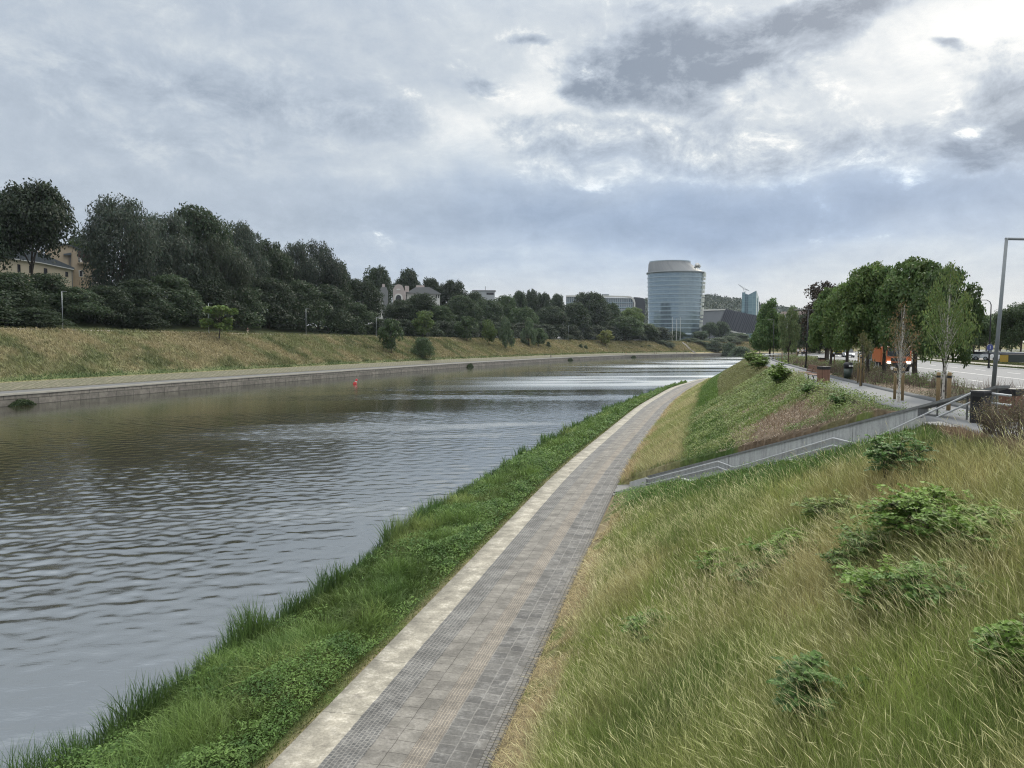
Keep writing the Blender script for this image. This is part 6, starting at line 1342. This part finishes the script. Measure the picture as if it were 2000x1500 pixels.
simple('long_house', 'long low cream house with a dark sheet roof behind the left trees', 70, 225, 565, [
    ('wall', cream, [(-30, 575), (133, 575), (133, 521), (80, 512), (-30, 500)], 0, 8), ('roof', slate, [(-34, 502), (-34, 499), (20, 484), (80, 494.5), (136, 520), (136, 523), (80, 513.5)], -.6, 9),
    ('roof>eaves', white, [(-34, 503), (80, 514.5), (135, 524.5), (135, 523), (80, 513), (-34, 501)], -.7, .3), ('chimney', ochre, [(36, 496), (44, 496), (44, 486), (36, 486)], 2, 1.5), ('chimney', ochre, [(75, 500), (83, 500), (83, 488), (75, 488)], 2, 1.5),
    ('window', dkw, [(41, 533), (46, 533), (46, 519), (41, 518)], -.12, .3), ('window', dkw, [(60, 534), (65, 534), (65, 521), (60, 520)], -.12, .3), ('window', dkw, [(84, 536), (90, 536), (90, 524), (84, 523)], -.12, .3), ('window', dkw, [(120, 538), (125, 538), (125, 529), (120, 528)], -.12, .3), ('drainpipe', slate, [(131, 560), (132.3, 560), (132.3, 522), (131, 522)], -.2, .2)])
simple('gabled_house', 'tan gabled house with a brown boarded balcony beside the tallest willow', 160, 235, 570, [
    ('wall', tan, [(102, 580), (180, 580), (180, 520), (175, 520), (175, 492), (155, 490), (138, 480), (110, 489), (100, 488)], 0, 10), ('wing', tan, [(178, 580), (205, 580), (205, 522), (178, 522)], 1.5, 8), ('roof', slate, [(136, 481), (138, 478.8), (156, 486), (176, 491.5), (200, 497), (200, 499), (176, 494)], -.5, 10.5),
    ('roof', slate, [(98, 488.5), (122, 484), (138, 480), (138, 478.8), (120, 482.5), (98, 487)], -.5, 10), ('chimney', ochre, [(122, 486), (130.5, 486), (130.5, 478), (122, 478)], 2, 1.6), ('boarding', brown, [(155, 513), (178, 513), (178, 494), (155, 488.5)], -.25, .4), ('boarding>window', white, [(156, 513), (162, 513), (162, 504), (156, 504)], -.38, .2),
    ('balcony', tan, [(154, 516), (180, 516), (180, 513.4), (154, 513.4)], -1.2, 1.3), ('balcony', white, [(180, 553), (203, 553), (203, 550.5), (180, 550.5)], -.8, 2), ('balcony>railing', dkw, [(181, 550), (202, 550), (202, 545), (181, 545)], -.75, .1), ('window', white, [(155.5, 541), (163, 541), (163, 528.5), (155.5, 528.5)], -.08, .3), ('window>pane', dkw, [(157, 540), (161.8, 540), (161.8, 529.5), (157, 529.5)], -.14, .2),
    ('window', white, [(181, 545), (192, 545), (192, 527), (181, 527)], 1.3, .3), ('window>pane', dkw, [(182, 544), (191, 544), (191, 529), (182, 529)], 1.22, .2), ('ladder', slate, [(142, 548), (143, 548), (143, 500), (142, 500)], -.3, .25), ('ladder', slate, [(139.5, 548), (140.3, 548), (140.3, 500), (139.5, 500)], -.3, .25), ('landing', slate, [(131, 501), (144, 501), (144, 496), (131, 499)], -1.0, 1.0), ('drainpipe', slate, [(178, 556), (179.2, 556), (179.2, 522), (178, 522)], -.2, .2)])
a_ = np.linspace(0, PI, 11)
grey = plain('pink grey render', (.44, .38, .36), .8); roofg = plain('grey roof', (.20, .205, .21), .7, var=.2)
simple('baroque_house', 'pale house with a curved white gable and a tall arched opening', 780, 410, 640, [
    ('gable_wall', grey, [(768, 640), (768, 566), (770, 562)] + [(779 - 8 * math.cos(t), 561 - 5 * math.sin(t)) for t in a_] + [(788, 562), (790, 568), (793, 571), (793, 640)], 0, 6), ('gable_wall>arch_trim', white, [(770.5, 606), (770.5, 581)] + [(778.5 - 8 * math.cos(t), 581 - 7 * math.sin(t)) for t in a_] + [(786.5, 606)], -.2, .5),
    ('gable_wall>opening', dkw, [(773, 606), (773, 582)] + [(778.5 - 5 * math.cos(t), 582 - 5.5 * math.sin(t)) for t in a_] + [(784, 606)], -.3, .5), ('gable_wall>plaque', white, [(778.5 + 4 * math.cos(t), 566 + 1.6 * math.sin(t)) for t in np.linspace(0, 2 * PI, 12)], -.15, .3),
    ('side_wing', roofg, [(742, 640), (742, 568), (746, 561), (755, 561), (758, 568), (758, 640)], 2, 6), ('chimney', grey, [(747, 561), (752, 561), (752, 555), (747, 555)], 3, 2), ('chimney', grey, [(791, 570), (799, 570), (799, 558), (791, 558)], 3, 3)])
simple('villa', 'grey roofed villa with pale end windows behind the dark trees', 830, 415, 640, [
    ('wall', white, [(795, 640), (859, 640), (859, 573), (795, 573)], 1, 10), ('roof', roofg, [(792, 574), (812, 562), (838, 561), (861, 573.5), (861, 575)], 0, 12), ('roof>chimney', grey, [(813, 566), (829, 566), (829, 557), (813, 557)], 4, 3), ('window', dkw, [(851, 582), (853.3, 582), (853.3, 575.5), (851, 575.5)], .9, .3), ('window', dkw, [(855.5, 582), (857.6, 582), (857.6, 575.5), (855.5, 575.5)], .9, .3)])
simple('small_house', 'narrow pale house end showing between the dark broad tree and the arched house', 740, 372, 645, [
    ('wall', white, [(722, 645), (747, 645), (747, 580), (736, 576), (722, 576)], 0, 8), ('roof', roofg, [(720, 577), (730, 573), (736, 574.5), (749, 580), (749, 581.5)], -.5, 9), ('window', dkw, [(739, 592), (742.5, 592), (742.5, 585), (739, 585)], -.12, .3), ('window', dkw, [(739, 612), (742.5, 612), (742.5, 604), (739, 604)], -.12, .3)])
simple('flat_building', 'distant grey flat roofed building with a thin mast above the trees', 948, 560, 640, [
    ('wall', plain('far concrete', (.38, .40, .42), .8), [(924, 640), (966, 640), (966, 569), (924, 569)], 0, 12), ('roof', roofg, [(922, 569), (968, 569), (968, 567.4), (922, 567.4)], -.4, 12.8), ('mast', roofg, [(947.3, 568), (948.2, 568), (948.2, 559), (947.3, 559)], 4, .4), ('window', dkw, [(950, 576), (964, 576), (964, 572), (950, 572)], -.12, .4)])
simple('street_building', 'distant grey building with a pinkish roof at the end of the street', 1558, 420, 676, [
    ('wall', plain('far grey wall', (.36, .36, .37), .8), [(1520, 676), (1600, 676), (1600, 615), (1520, 615)], 0, 14), ('roof', plain('pinkish roof', (.34, .27, .25), .8), [(1518, 615.5), (1528, 609), (1590, 608), (1602, 615.5)], -1, 16), ('window', dkw, [(1546, 622), (1575, 622), (1575, 619), (1546, 619)], -.12, .4), ('window', dkw, [(1546, 629), (1575, 629), (1575, 626), (1546, 626)], -.12, .4)])

# ---------------------------------------------------------------- the air over the valley
def haze():
    m = bpy.data.materials.new('haze'); m.use_nodes = True; nt = m.node_tree; nt.nodes.clear(); out = nt.nodes.new('ShaderNodeOutputMaterial'); v = nt.nodes.new('ShaderNodeVolumePrincipled')
    v.inputs['Density'].default_value = HAZE; v.inputs['Color'].default_value = (.80, .88, 1, 1); v.inputs['Anisotropy'].default_value = .2; nt.links.new(v.outputs[0], out.inputs['Volume'])
    o = MB().box((0, 1400, 78), (5400, 3300, 168)).build('haze', m); tag(o, 'thin bluish air over the river valley', kind='stuff')
HAZE = .00005
haze()
